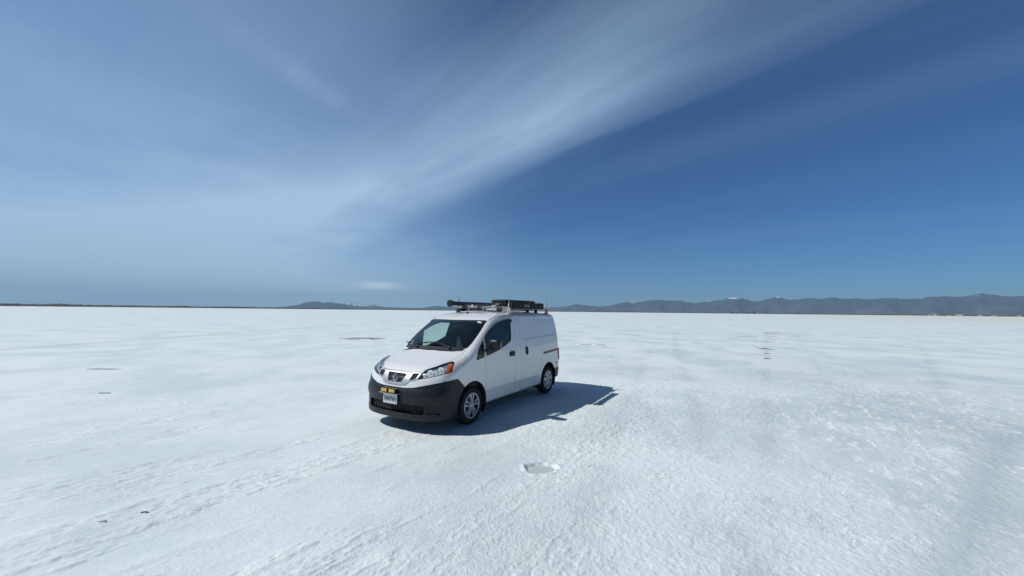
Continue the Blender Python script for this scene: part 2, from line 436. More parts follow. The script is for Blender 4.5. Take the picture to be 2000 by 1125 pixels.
_S, _F = box_surface(.026, 0.0)
_Fa = np.array(_F)
_G = grad(_S, .004)
_FC = _S[_Fa].mean(1)
def patch(bounds, out=0., inn=.024):
    """solid slab of the skin inside (s0,s1,y0,y1,z0,z1): `out` metres proud, `inn` deep"""
    s0, s1, y0, y1, z0, z1 = bounds
    c_ = _FC; k = (c_[:, 0] > s0) & (c_[:, 0] < s1) & (c_[:, 1] > y0) & (c_[:, 1] < y1) & (c_[:, 2] > z0) & (c_[:, 2] < z1)
    f = _Fa[k]; used = np.unique(f); mp = -np.ones(len(_S), int); mp[used] = np.arange(len(used)); f = mp[f]
    V = loc(np.concatenate([_S[used]+_G[used]*out, _S[used]-_G[used]*inn])); m = len(used)
    E = {}
    for q in f:
        for i in range(4): E[(q[i], q[(i+1) % 4])] = 1
    F = [list(q) for q in f]+[list(q[::-1]+m) for q in f]+[[b, a, a+m, b+m] for (a, b) in E if (b, a) not in E]
    me = bpy.data.meshes.new('patch'); me.from_pydata(V.tolist(), [], F)
    me.materials.append(None); me.materials.append(None)
    mi = [0]*len(f)+[1]*(len(F)-len(f)); me.polygons.foreach_set('material_index', mi)
    bm = bmesh.new(); bm.from_mesh(me); bmesh.ops.recalc_face_normals(bm, faces=bm.faces[:]); bm.to_mesh(me); bm.free()
    return me
def skin(name, bounds, cutters, m, parent, out=0., inn=.024, holes=(), edge=None):
    me = patch(bounds, out, inn)
    for c_ in cutters: me = boolean(me, c_, 'INTERSECT')
    for h in holes: me = boolean(me, h, 'DIFFERENCE')
    if len(me.polygons) == 0: print('EMPTY SKIN', name)
    setmats(me, [m, edge or DARK])
    sdf_normals(me, out)
    o = bpy.data.objects.new(name, me); COL.objects.link(o); o.parent = parent
    return o
def mirror2(poly): return [(-a, b) for a, b in poly][::-1]
def mirz(poly): return [(a, -b) for a, b in poly][::-1]

VAN_O = (-1.3614, 6.9531); VAN_YAW = PI+1.0346
van = empty('delivery_van', (*VAN_O, 0), VAN_YAW)
tag(van, 'white compact cargo van with dark grey bumpers and a loaded roof rack', 'van')

# ---- outlines measured on the vehicle ((s,z) on the flank, (y,z) on the nose, (s,y) from above; metres)
WIN = [(.07, 1.036), (.10, 1.12), (.135, 1.20), (.249, 1.307), (.421, 1.439), (.563, 1.527), (.739, 1.611), (.936, 1.665), (1.13, 1.697), (1.30, 1.712),
       (1.352, 1.695), (1.346, 1.652), (1.305, 1.477), (1.272, 1.34), (1.25, 1.30), (1.173, 1.262), (1.012, 1.211), (.814, 1.158), (.604, 1.115), (.333, 1.069)]
DOOR = [(.338, 1.065), (.345, .9), (.362, .55), (.384, .30), (.40, .288), (1.33, .293), (1.352, .31), (1.385, .62), (1.425, .88), (1.432, 1.15), (1.47, 1.45), (1.505, 1.70), (1.47, 1.742),
        (1.366, 1.746), (1.124, 1.731), (.892, 1.691), (.66, 1.620), (.499, 1.532), (.433, 1.462), (.38, 1.42), (.335, 1.385)]
WIND = [p for p in WIN if p[0] > .36]          # pane in the door
WIND = [(.372, 1.40)]+[p for p in WIN if .40 < p[0] and p[1] > 1.42]+[p for p in WIN if .40 < p[0] and p[1] <= 1.42 and p[0] < 1.4]
WIND = [(.372, 1.40), (.421, 1.439), (.563, 1.527), (.739, 1.611), (.936, 1.665), (1.13, 1.697), (1.30, 1.712), (1.352, 1.695), (1.346, 1.652), (1.305, 1.477), (1.272, 1.34), (1.25, 1.30), (1.173, 1.262), (1.012, 1.211), (.814, 1.158), (.604, 1.115), (.372, 1.076)]
QUART = [(.07, 1.036), (.10, 1.12), (.135, 1.20), (.249, 1.307), (.322, 1.362), (.322, 1.067)]
SLIDE = [(1.672, 1.755), (1.640, 1.5), (1.637, 1.264), (1.623, 1.1), (1.600, .6), (1.578, .325), (1.60, .298), (2.40, .298), (2.425, .31), (2.455, .46), (2.54, .60), (2.575, .68), (2.60, .97), (2.585, 1.31), (2.63, 1.735), (2.60, 1.765)]
HEAD = [(.432, .806), (.448, .868), (.458, .913), (.463, .937), (.504, .966), (.588, .998), (.634, 1.031), (.705, 1.062), (.751, 1.056), (.789, 1.028), (.815, .98), (.842, .925), (.818, .904), (.76, .885), (.665, .858), (.556, .832)]
HOODZ = [(-.816, 0), (-.816, .18), (-.808, .30), (-.790, .40), (-.760, .435), (-.575, .545), (-.45, .63), (-.327, .698), (-.159, .710), (-.042, .702), (-.015, .690), (-.045, .63), (-.095, .474), (-.150, .27), (-.172, .12), (-.175, 0)]
HOOD = HOODZ+mirz(HOODZ)[1:-1]
WSZ = [(.552, 0), (.558, .13), (.58, .30), (.622, .48), (.668, .625), (.655, .655), (.50, .690), (.31, .715), (.122, .722), (.03, .706), (-.004, .680), (-.035, .62), (-.085, .474), (-.140, .27), (-.162, .12), (-.165, 0)]
WS = WSZ+mirz(WSZ)[1:-1]
FRAME_ = [(0, .898), (.21, .902), (.30, .906), (.414, .912), (.452, .912), (.444, .868), (.424, .806), (.30, .777), (.243, .722), (.16, .710), (0, .708)]
FRAME = FRAME_+mirror2(FRAME_)[1:-1]
GC = [(-.205, .882), (.205, .882), (.148, .748), (-.148, .748)]
GS = [(.305, .895), (.424, .900), (.420, .868), (.405, .817), (.288, .789), (.30, .83)]
BUMPY = [(0, .676), (.24, .679), (.40, .694), (.572, .732), (.70, .762), (.781, .780), (.848, .796), (.90, .812), (1.1, .815)]
BUMPF = BUMPY+[(1.1, .05)]; BUMPF = BUMPF+mirror2(BUMPF)[:-1]
BUMPS = [(-1.4, .05), (-1.4, 1.2), (-.432, 1.2), (-.430, .81), (-.243, .655), (-.30, .05)]
RBUMP = [(3.15, .05), (3.15, .533), (4.2, .533), (4.2, .05)]
TAIL = [(3.50, .70), (3.47, .985), (4.1, 1.0), (4.1, .68)]

# ---- shell: outer skin + inner skin, openings cut through
_I, _FI = box_surface(.075, -.045)
nv = len(_S)
me = bpy.data.meshes.new('shell')
me.from_pydata(loc(np.concatenate([_S, _I])).tolist(), [], [list(f[::-1]) for f in _F]+[[i+nv for i in f] for f in _FI])
me.materials.append(None); me.materials.append(None)
me.polygons.foreach_set('material_index', [0]*len(_F)+[1]*len(_FI))
Yb = lambda p, a=-1.3, b=1.3: prism(p, 'y', a, b)
shell = me
shell = boolean(shell, Yb(rnd(inset(QUART, 0), .02)))
shell = boolean(shell, Yb(rnd(DOOR, .03)))
for sg in (-1, 1): shell = boolean(shell, Yb(rnd(SLIDE, .03), .3*sg, 1.3*sg))
shell = boolean(shell, prism(rnd(WS, .02, 3), 'z', 1.0, 2.1))
shell = boolean(shell, prism(rnd(HOOD, .015, 2), 'z', .84, 1.30))
for pl in (HEAD, mirror2(HEAD)): shell = boolean(shell, prism(rnd(pl, .01, 2), 's', -1.2, -.33))
shell = boolean(shell, prism(FRAME, 's', -1.2, -.70))
shell = boolean(shell, boolean(prism(BUMPF, 's', -1.3, -.2), Yb(BUMPS), 'INTERSECT', None))
ARCH = {0: (-.015, .312, .398), 1: (2.905, .315, .398)}
def circ(cx, cz, r, n=48): return [(cx+r*math.cos(2*PI*k/n), cz+r*math.sin(2*PI*k/n)) for k in range(n)]
for k, (cx, cz, r) in ARCH.items():
    for sg in (-1, 1): shell = boolean(shell, Yb(circ(cx, cz, r), .56*sg, 1.3*sg))
shell = boolean(shell, Yb(RBUMP))
shell = boolean(shell, Yb(rnd(TAIL, .03), .62, 1.3)); shell = boolean(shell, Yb(rnd(TAIL, .03), -1.3, -.62))
setmats(shell, [PAINT, CAVITY])
sdf_normals(shell, 0)
body = bpy.data.objects.new('body', shell); COL.objects.link(body); body.parent = van

# ---- skins
gap = .004
skin('hood', (-1.1, .2, -1, 1, .8, 1.4), [prism(rnd(inset(HOOD, gap), .015, 2), 'z', .80, 1.35)], PAINT, van)
BB_ = (-1.3, -.1, -1.2, 1.2, 0, 1.0)
slot = prism(rnd([(-.575, .300), (.575, .300), (.60, .36), (.585, .438), (-.585, .438), (-.60, .36)], .03), 's', -1.4, -.75)
cut_ = boolean(prism([(a, b-(.003 if b > .1 else 0)) for a, b in BUMPF], 's', -1.3, -.2), Yb(inset(BUMPS, .002)), 'INTERSECT', None)
archc = Yb(circ(*ARCH[0]))
bumper = skin('front_bumper', BB_, [cut_], BUMP, van, out=.006, inn=.03, holes=[slot, archc], edge=BLACK)
rcut = Yb(inset(RBUMP, .002))
rear_bumper = skin('rear_bumper', (3.0, 4.1, -1.2, 1.2, 0, .7), [rcut], BUMP, van, out=.006, inn=.03, holes=[Yb(circ(*ARCH[1]))], edge=BLACK)
grille = skin('grille', (-1.2, -.6, -.6, .6, .6, 1.0), [prism(inset(FRAME, .003), 's', -1.3, -.6)], SILV, van, out=.008, inn=.03,
              holes=[prism(rnd(GC, .008, 2), 's', -1.3, -.5), prism(rnd(GS, .008, 2), 's', -1.3, -.5), prism(rnd(mirror2(GS), .008, 2), 's', -1.3, -.5)], edge=SILV)
for sg in (1, -1):
    yb = (.3, 1.2) if sg > 0 else (-1.2, -.3)
    drop = skin('front_door', (.1, 1.8, *yb, .1, 1.95), [Yb(rnd(inset(DOOR, gap), .03), *yb)], PAINT, van, inn=.03, holes=[Yb(rnd(WIND, .02), *yb)])
    # black rubber frame round the pane, pane, rain visor
    skin('window_frame', (.1, 1.7, *yb, .8, 1.9), [Yb(rnd(inset(WIND, .001), .02), *yb)], BLACK, drop, out=-.004, inn=.02, holes=[Yb(rnd(inset(WIND, .028), .02), *yb)], edge=BLACK)
    skin('window', (.1, 1.7, *yb, .8, 1.9), [Yb(rnd(inset(WIND, .02), .02), *yb)], SDG, drop, out=-.010, inn=.014, edge=SDG)
    skin('sail_panel', (.1, 1.7, *yb, .8, 1.9), [Yb([(.376, 1.08), (.376, 1.40), (.421, 1.437), (.50, 1.485), (.53, 1.495), (.545, 1.30), (.555, 1.106)], *yb)], BLACK, drop, out=-.002, inn=.022, edge=BLACK)
    vis = [(.372, 1.30), (.372, 1.41), (.421, 1.449), (.563, 1.537), (.739, 1.621), (.936, 1.675), (1.13, 1.707), (1.30, 1.722), (1.375, 1.712), (1.385, 1.655), (1.33, 1.650), (1.29, 1.648), (1.13, 1.630), (.936, 1.598), (.739, 1.540), (.563, 1.450), (.45, 1.36)]
    skin('rain_visor', (.1, 1.7, *yb, .9, 1.9), [Yb(rnd(vis, .012), *yb)], BLACK, drop, out=.022, inn=-.016, edge=BLACK)
    q = skin('quarter_window', (-.1, .6, *yb, .8, 1.6), [Yb(rnd(inset(QUART, .002), .02), *yb)], SDG, van, out=-.004, inn=.010, edge=SDG)
    skin('frame', (-.1, .6, *yb, .8, 1.6), [Yb(rnd(inset(QUART, .0015), .02), *yb)], BLACK, q, out=-.001, inn=.02, holes=[Yb(rnd(inset(QUART, .022), .02), *yb)], edge=BLACK)
    sd = skin('sliding_door', (1.4, 2.8, *yb, .1, 1.95), [Yb(rnd(inset(SLIDE, gap), .03), *yb)], PAINT, van, inn=.03)
    # handles: dark cup with a bar across
    def on(s, z, out=0.): 
        yy = .5
        lo2, hi2 = .3, 1.2
        for _ in range(40):
            mm = (lo2+hi2)/2
            if sdf(np.array([s, mm, z])) < 0: lo2 = mm
            else: hi2 = mm
        return lo2+out
    fh = skin('handle', (1.0, 1.55, *yb, .9, 1.2), [Yb(rnd([(1.142, 1.0), (1.155, 1.085), (1.20, 1.102), (1.365, 1.10), (1.36, 1.02), (1.35, .995)], .03), *yb)], BLACK, drop, out=.004, inn=.01, edge=BLACK)
    m_ = MB(); pts = [(-(1.165+.18*t), sg*(on(1.165+.18*t, 1.055)+.018+.014*math.sin(PI*t)), 1.058) for t in np.linspace(0, 1, 9)]
    m_.tube(pts, [.010]+[.015]*7+[.010], 8); m_.build('grip', BLACK, drop)
    sh = skin('handle', (1.7, 2.0, *yb, .9, 1.25), [Yb(rnd([(1.806, .98), (1.80, 1.13), (1.83, 1.155), (1.875, 1.14), (1.885, .99), (1.86, .965)], .025), *yb)], BLACK, sd, out=.004, inn=.01, edge=BLACK)
    m_ = MB(); m_.tube([(-(1.845), sg*(on(1.845, .985+.15*t)+.018+.012*math.sin(PI*t)), .985+.15*t) for t in np.linspace(0, 1, 9)], [.009]+[.014]*7+[.009], 8); m_.build('grip', BLACK, sd)
    rl = skin('door_rail', (2.4, 3.7, *yb, .8, 1.1), [Yb(rnd([(2.645, .915), (2.645, .965), (3.455, .990), (3.455, .945)], .008, 2), *yb)], BLACK, van, out=.005, inn=.02, edge=BLACK)
    m_ = MB(); m_.tube([(-s_, sg*(on(s_, .955+.02*(s_-2.65)/.8)+.006), .949+.028*(s_-2.65)/.8) for s_ in np.linspace(2.66, 3.44, 8)], .006, 6); m_.build('track', STEEL, rl)
    tail = skin('tail_light', (3.3, 4.1, *((.5, 1.2) if sg > 0 else (-1.2, -.5)), .6, 1.1), [Yb(rnd(inset(TAIL, .003), .03), *((.62, 1.2) if sg > 0 else (-1.2, -.62)))], RED, van, out=.022, inn=.02, edge=RED)
    # headlight: dark bucket, reflectors, bulb bowls, amber corner, clear lens
    P2 = HEAD if sg > 0 else mirror2(HEAD)
    hb = (-1.1, -.2, *((.35, 1.2) if sg > 0 else (-1.2, -.35)), .7, 1.2)
    hl = skin('headlight', hb, [prism(rnd(inset(P2, .002), .01, 2), 's', -1.2, -.3)], REFL, van, out=-.030, inn=.045, edge=REFL)
    skin('rim', hb, [prism(rnd(inset(P2, .0015), .01, 2), 's', -1.2, -.3)], BLACK, hl, out=.001, inn=.03, holes=[prism(rnd(inset(P2, .009), .01, 2), 's', -1.3, -.2)], edge=BLACK)
    skin('lens', hb, [prism(rnd(inset(P2, .006), .01, 2), 's', -1.2, -.3)], LENS, hl, out=-.001, inn=.004, edge=LENS)
    AM = [(.708, 1.018), (.757, 1.040), (.785, 1.015), (.812, .97), (.830, .930), (.796, .908), (.775, .925), (.772, .965), (.738, .985)]
    AM = AM if sg > 0 else mirror2(AM)
    skin('turn_signal', hb, [prism(rnd(AM, .008, 2), 's', -1.2, -.3)], AMB, hl, out=-.008, inn=.028, edge=AMB)
    def bowl(yc, zc_, r, sc_):
        m_ = MB(); prof = [(r*math.sin(a), -r*.55*math.cos(a)) for a in np.linspace(.25, PI/2, 8)]
        m_.lathe([(p[0], p[1]) for p in prof]+[(r*1.05, 0), (r*1.05, -.004)], 24, 'X', (0, 0, 0))
        m_.lathe([(0, r*.2), (.012, r*.15), (.016, 0), (.014, -r*.4)], 12, 'X', (0, 0, 0))
        o = m_.build('bulb', BULB, hl); o.location = (-sc_, sg*yc, zc_); o.rotation_euler = (0, 0, sg*.45)
        return o
    bowl(.575, .903, .048, -.735); bowl(.690, .945, .046, -.625); bowl(.50, .875, .026, -.79)

# ---- grille mesh and badge
mesh_ = skin('mesh', (-1.2, -.6, -.6, .6, .6, 1.0), [prism(inset(FRAME, .004), 's', -1.3, -.6)], BLACK, grille, out=-.045, inn=.06, edge=BLACK)
m_ = MB()
for j in range(9):
    for i in range(-22, 23):
        y = i*.020+(j % 2)*.010; z = .752+j*.0165
        inC = .748 < z < .882 and abs(y) < .150+(z-.748)*.40-.006
        ay = abs(y); inS = (.80+(ay-.29)*.2 < z < .893) and .303 < ay < .415
        if not (inC or inS): continue
        zz = z
        s_ = None; a, b = -1.1, -.6
        for _ in range(24):
            mm = (a+b)/2
            if sdf(np.array([mm, y, zz])) > 0: a = mm
            else: b = mm
        s_ = a+.026
        w = .0085
        m_.tube([(-s_, y-w, zz-.0035), (-s_+.006, y-w*.45, zz+.0025), (-s_+.006, y+w*.45, zz+.0025), (-s_, y+w, zz-.0035)], .0017, 5)
m_.build('honeycomb', mat('grille_web', (.16, .165, .17), .4, .4), grille)
bx = .895; bz = .817
m_ = MB(); R_ = .050
tl = .28
prof = []
ring = [(R_*math.cos(t), R_*math.sin(t)) for t in np.linspace(0, 2*PI, 49)[:-1]]
m_.lathe([(R_-.010, .004), (R_-.004, .011), (R_+.004, .009), (R_+.006, 0), (R_-.012, 0)], 48, 'X', (0, 0, 0), closed=True)
m_.box((.004, -R_-.012, -.012), (.014, R_+.012, .012), .003)
badge = m_.build('badge', CHROME, grille); badge.location = (bx, 0, bz); badge.rotation_euler = (0, -tl, 0)
tm = text_mesh('NISSAN', .021, .0012, .0006)
tm.transform(Matrix(((0, 0, 1, .0152), (1, 0, 0, 0), (0, 1, 0, 0), (0, 0, 0, 1))))
bt = fin('badge_lettering', tm, BLACK, grille, smooth=False); bt.location = badge.location; bt.rotation_euler = badge.rotation_euler

# ---- lower intake
m_ = MB(); n = 40
def front_s(y, z):
    a, b = -1.2, -.3
    for _ in range(26):
        mm = (a+b)/2
        if sdf(np.array([mm, y, z])) > 0: a = mm
        else: b = mm
    return a
for z in (.325, .352, .379, .406):
    pts = [(-front_s(y, z)-.035, y, z) for y in np.linspace(-.58, .58, 25)]
    m_.tube(pts, .0075, 6)
for y in np.linspace(-.5, .5, 9): m_.box((-front_s(y, .37)-.055, y-.004, .30), (-front_s(y, .37)-.038, y+.004, .44))
V = []; F = []
ys = np.linspace(-.62, .62, 31)
for y in ys:
    for z in (.27, .47): V.append((-front_s(y, z)-.075, y, z))
F = [[2*i, 2*i+1, 2*i+3, 2*i+2] for i in range(30)]
m_.add(V, F); m_.build('lower_grille', BLACK, bumper, recalc=False)
# chin lip under the bumper
m_ = MB(); pts = [(-front_s(y, .24)-.012, y, .222) for y in np.linspace(-.74, .74, 31)]
m_.tube(pts, .018, 8); m_.build('chin_lip', BLACK, bumper)

# ---- licence plate, lamp bracket, two yellow lamps
px_ = 1.004
lp = empty('licence_plate', (0, 0, 0), parent=van)
m_ = MB(); m_.box((px_-.004, -.1525, .428), (px_, .1525, .580), .002); base = m_.build('plate', PLATE, lp)
m_ = MB(); m_.box((px_-.04, -.13, .44), (px_-.005, .13, .575), .004); m_.build('plate_holder', BLACK, lp)
tm = text_mesh('76947W1', .105, .001, .0016)
xs = [v.co.x for v in tm.vertices]; sx = .262/(max(xs)-min(xs)); ys2 = [v.co.y for v in tm.vertices]; sy = .080/(max(ys2)-min(ys2)); cy = (max(ys2)+min(ys2))/2
for v_ in tm.vertices: v_.co.x *= sx; v_.co.y = (v_.co.y-cy)*sy
tm.transform(Matrix(((0, 0, 1, px_+.001), (1, 0, 0, 0), (0, 1, 0, .497), (0, 0, 0, 1)))); fin('plate_number', tm, INK, lp, smooth=False)
m_ = MB()
for y in (-.11, .11):
    m_ = MB(); m_.lathe([(0, .003), (.006, .002), (.007, 0)], 10, 'X', (px_, y, .570)); m_.build('screw', STEEL, lp)
m_ = MB(); m_.box((px_-.05, -.20, .588), (px_+.055, .20, .594), .001); m_.box((px_-.05, -.12, .50), (px_-.044, .12, .590)); brk = m_.build('lamp_bracket', ALU, van)
for yc in (-.083, .083):
    fl = empty('auxiliary_lamp', (px_+.02, yc, .636), parent=van)
    m_ = MB(); m_.box((-.045, -.070, -.032), (.028, .070, .032), .010); m_.tube([(0, 0, -.044), (0, 0, -.03)], .010, 8); m_.build('housing', BLACK, fl)
    m_ = MB(); m_.box((.026, -.060, -.024), (.033, .060, .024), .003); m_.build('lens', YEL, fl)

# ---- windscreen, wipers, sticker
ws = skin('windscreen', (-.4, 1.0, -1, 1, .9, 2), [prism(rnd(inset(WS, .003), .02, 3), 'z', 1.0, 2.1)], WSG, van, out=-.003, inn=.009, edge=WSG)
skin('windscreen_band', (-.4, 1.0, -1, 1, .9, 2), [prism(rnd(inset(WS, .003), .02, 3), 'z', 1.0, 2.1)], BLACK, ws, out=-.010, inn=.016, holes=[prism(rnd(inset(WS, .028), .03, 3), 'z', 1.0, 2.1)], edge=BLACK)
def top_z(s, y):
    a, b = .6, 2.1
    for _ in range(30):
        mm = (a+b)/2
        if sdf(np.array([s, y, mm])) < 0: a = mm
        else: b = mm
    return a
skin('cowl', (-.5, .4, -1, 1, .9, 1.5), [prism([(-.20, -.60), (-.19, -.3), (-.215, 0), (-.19, .3), (-.14, .50), (-.055, .665), (.0, .66), (-.055, .47), (-.115, .27), (-.14, 0), (-.115, -.27), (-.055, -.47), (.0, -.66), (-.055, -.665), (-.14, -.50)], 'z', 1, 1.5)], BLACK, van, out=.003, inn=.02, edge=BLACK)
def wiper(y0, s0, y1, s1):
    w = empty('wiper', (0, 0, 0), parent=van)
    A = np.array([s0, y0]); B = np.array([s1, y1])
    m_ = MB(); pts = []
    for t in np.linspace(0, 1, 10):
        q = A+(B-A)*t; pts.append((-q[0], q[1], top_z(*q)+.028+.02*math.sin(PI*t)))
    m_.tube(pts, [.016, .012, .010, .009, .008, .008, .007, .006, .006, .005], 8)
    m_.lathe([(.024, 0), (.024, .03), (.012, .042), (0, .043)], 14, 'Z', (-s0, y0, top_z(s0, y0)-.002)); m_.build('arm', BLACK, w)
    d_ = (B-A)/np.linalg.norm(B-A); M_ = A+(B-A)*.80
    m_ = MB(); pts = []
    for t in np.linspace(-.30, .30, 15):
        q = M_+d_*t*.95+np.array([.012, 0])
        q[0] = max(q[0], -.165+.14*(q[1]/.7)**2+.02)
        pts.append((-q[0], q[1], top_z(*q)+.012))
    m_.tube(pts, .007, 6); m_.build('blade', RUB, w)
wiper(.42, -.105, -.22, -.075); wiper(-.28, -.150, -.66, .02)
def decal(name, s0, y0, w, h, m, par, out=.002):
    V = []
    for i in range(2):
        for j in range(2):
            s = s0+i*h; y = y0+j*w; V.append((-s, y, top_z(s, y)+out))
    return new(name, V+[(a, b, c-.001) for a, b, c in V], [[0, 2, 3, 1], [4, 5, 7, 6], [0, 1, 5, 4], [2, 6, 7, 3], [0, 4, 6, 2], [1, 3, 7, 5]], m, par, smooth=False)
decal('sticker', .56, .505, .085, .04, mat('sticker_paper', (.62, .70, .66), .5), ws)

# ---- wheel arch liners, mud flaps, underbody, seams
for k, (cx, cz, r) in ARCH.items():
    for sg in (-1, 1):
        m_ = MB(); n = 40; V = []; F = []
        for i in range(n+1):
            t = -.35+(PI+.7)*i/n
            for y in (.845, .55): V.append((-(cx+(r+.004)*math.cos(t)), sg*y, cz+(r+.004)*math.sin(t)))
        F = [[2*i, 2*i+1, 2*i+3, 2*i+2] for i in range(n)]; c0 = len(V); V.append((-cx, sg*.55, cz)); F += [[2*i+1, 2*i+3, c0] for i in range(n)]
        new('arch_liner', V, F, RUB, van, recalc=False)
        m_ = MB(); fx = -(cx+.355); m_.box((fx-.008, sg*.62, .135), (fx+.008, sg*.845, .40), .004); m_.build('mud_flap', RUB, van)
m_ = MB(); m_.box((-3.5, -.55, .19), (.6, .55, .27), .02); m_.box((-3.1, -.7, .20), (-2.7, .7, .30), .02); m_.tube([(.0, -.7, .3), (0, .7, .3)], .04); m_.tube([(-2.925, -.7, .3), (-2.925, .7, .3)], .05)
m_.tube([(-1.2, .3, .2), (-2.2, .32, .19), (-3.4, .35, .22)], .035); m_.build('underbody', CAVITY, van)
m_ = MB(); m_.tube([(-3.383, on(3.383, .650)*1-.012, .650), (-3.383, on(3.383, .65)+.006, .650)], .028, 16); m_.build('side_marker', BLACK, van)
m_ = MB(); m_.tube([(-3.383, -on(3.383, .650)+.012, .650), (-3.383, -on(3.383, .65)-.006, .650)], .028, 16); m_.build('side_marker', BLACK, van)
# roof drip channel between roof and door frame
def strip(pts, r, name, m):
    m_ = MB(); m_.tube(pts, r, 6); return m_.build(name, m, van)
for sg in (-1, 1):
    pts = []
    for s_, y_ in [(.60, .668), (.66, .672), (.75, .678), (.87, .684), (1.05, .69), (1.25, .694), (1.6, .695), (2.2, .695), (2.9, .69), (3.3, .68), (3.5, .66)]:
        pts.append((-s_, sg*y_, top_z(s_, y_)+.0005))
    strip(pts, .005, 'roof_channel', BLACK)
# antenna
m_ = MB(); ax, ay = .62+.32, .0
az_ = top_z(.93, 0); m_.lathe([(.030, -.004), (.028, .008), (.016, .024), (.008, .035), (0, .036)], 16, 'Z', (-.93, 0, az_)); m_.tube([(-.93, 0, az_+.02), (-.99, 0, az_+.10), (-1.03, 0, az_+.17)], [.006, .005, .004], 6)
m_.build('antenna', BLACK, van)

# ---- door mirrors
for sg in (1,):
    mr = empty('door_mirror', (0, 0, 0), parent=van)
    bm = bmesh.new(); bmesh.ops.create_cube(bm, size=1)
    for v_ in bm.verts:
        x, y, z = v_.co
        v_.co = Vector((x*(.11 if y > 0 else .12)-.04*abs(z), y*.225, z*(.185 if y > 0 else .17)))
    bmesh.ops.subdivide_edges(bm, edges=bm.edges[:], cuts=3, use_grid_fill=True)
    for v_ in bm.verts:
        q = Vector((v_.co.x/.06, v_.co.y/.115, v_.co.z/.09)); l4 = (abs(q.x)**4+abs(q.y)**4+abs(q.z)**4)**.25
        k = 1/max(l4, .6) if l4 > 0 else 1; v_.co *= (k*.9+.1)
    bmesh.ops.smooth_vert(bm, verts=bm.verts, factor=.4, use_axis_x=True, use_axis_y=True, use_axis_z=True)
    me_ = bpy.data.meshes.new('m'); bm.to_mesh(me_); bm.free()
    hs = fin('housing', me_, BLACK, mr, angle=60); hs.location = (-.41, sg*1.005, 1.285)
    m_ = MB(); m_.box((-.007, -.093, -.073), (0, .093, .073), .006); gl = m_.build('mirror_glass', CHROME, mr); gl.location = (-.475, sg*1.005, 1.285)
    m_ = MB(); m_.tube([(-.36, sg*.845, 1.17), (-.38, sg*.89, 1.19), (-.40, sg*.94, 1.22)], [.035, .03, .026], 10); m_.build('stalk', BLACK, mr)

# ---- rear doors (seam, window, handle) seen only from behind
rw = prism([(-.60, 1.15), (-.06, 1.15), (-.06, 1.60), (-.54, 1.60)], 's', 3.4, 4.2); rw2 = prism([(.06, 1.15), (.60, 1.15), (.54, 1.60), (.06, 1.60)], 's', 3.4, 4.2)
for p_ in (rw, rw2): skin('rear_window', (3.4, 4.1, -1, 1, .9, 1.8), [p_], mat('dark_glass', (.01, .012, .014), .05, 0, 1), van, out=.003, inn=.02, edge=BLACK)

# ---- wheels
def wheel(sx, sg, style):
    w = empty('wheel', (-sx, sg*.752, .302), parent=van)
    if sg < 0: w.rotation_euler = (0, 0, PI)
    R = .302; hw = .0925
    m_ = MB()
    prof = [(.205, -.075), (.225, -.088), (.262, -hw), (.285, -.088), (.297, -.074), (.301, -.060)]
    for g in (-.036, 0., .036): prof += [(.302, g-.006), (.295, g-.005), (.295, g+.005), (.302, g+.006)]
    prof += [(.301, .060), (.297, .074), (.285, .088), (.262, hw), (.225, .088), (.205, .075)]
    m_.lathe(prof, 72, 'Y', closed=True); m_.build('tyre', TYRE, w)
    m_ = MB(); m_.lathe([(.207, -.07), (.19, -.05), (.17, 0), (.155, .045), (.12, .05), (0, .052)], 40, 'Y'); m_.build('rim', BLACK, w)
    # wheel trim: outer ring, spokes, hub
    m_ = MB(); m_.lathe([(.213, .066), (.211, .080), (.204, .089), (.192, .089), (.184, .083), (.184, .070)], 60, 'Y', closed=True)
    m_.lathe([(0, .094), (.028, .093), (.036, .087), (.046, .083), (.056, .075), (.056, .055), (0, .055)], 32, 'Y')
    def spoke(a0, a1, w0, w1, r0=.045, r1=.192):
        V = []; N = 7
        for i in range(N):
            t = i/(N-1); r = r0+(r1-r0)*t; a = a0+(a1-a0)*t; wd = w0+(w1-w0)*t
            h = .080+.008*math.sin(PI*min(t*1.1, 1))+.003*t
            c0 = Vector((r*math.cos(a), 0, r*math.sin(a))); tg = Vector((-math.sin(a), 0, math.cos(a)))
            for q, hh in ((-1, h-.012), (-.62, h), (.62, h), (1, h-.012), (1, .055), (-1, .055)):
                p = c0+tg*(q*wd); V.append((p.x, hh, p.z))
        F = [[i*6+k, i*6+(k+1) % 6, (i+1)*6+(k+1) % 6, (i+1)*6+k] for i in range(N-1) for k in range(6)]+[[0, 1, 2, 3, 4, 5], [(N-1)*6+k for k in range(6)][::-1]]
        m_.add(V, F)
    if style == 0:
        for k in range(5):
            a = 2*PI*k/5+.35
            spoke(a-.26, a-.20, .010, .020); spoke(a+.26, a+.20, .010, .020)
            
    else:
        for k in range(7):
            a = 2*PI*k/7+.2
            spoke(a-.03, a-.10, .020, .036); spoke(a+.03, a+.10, .020, .036)
        m_.lathe([(.05, .078), (.085, .080), (.105, .076), (.105, .06), (.05, .06)], 40, 'Y', closed=True)
    m_.build('wheel_trim', SILV, w)
    return w
for sg in (1, -1): wheel(0, sg, 0); wheel(2.925, sg, 1)

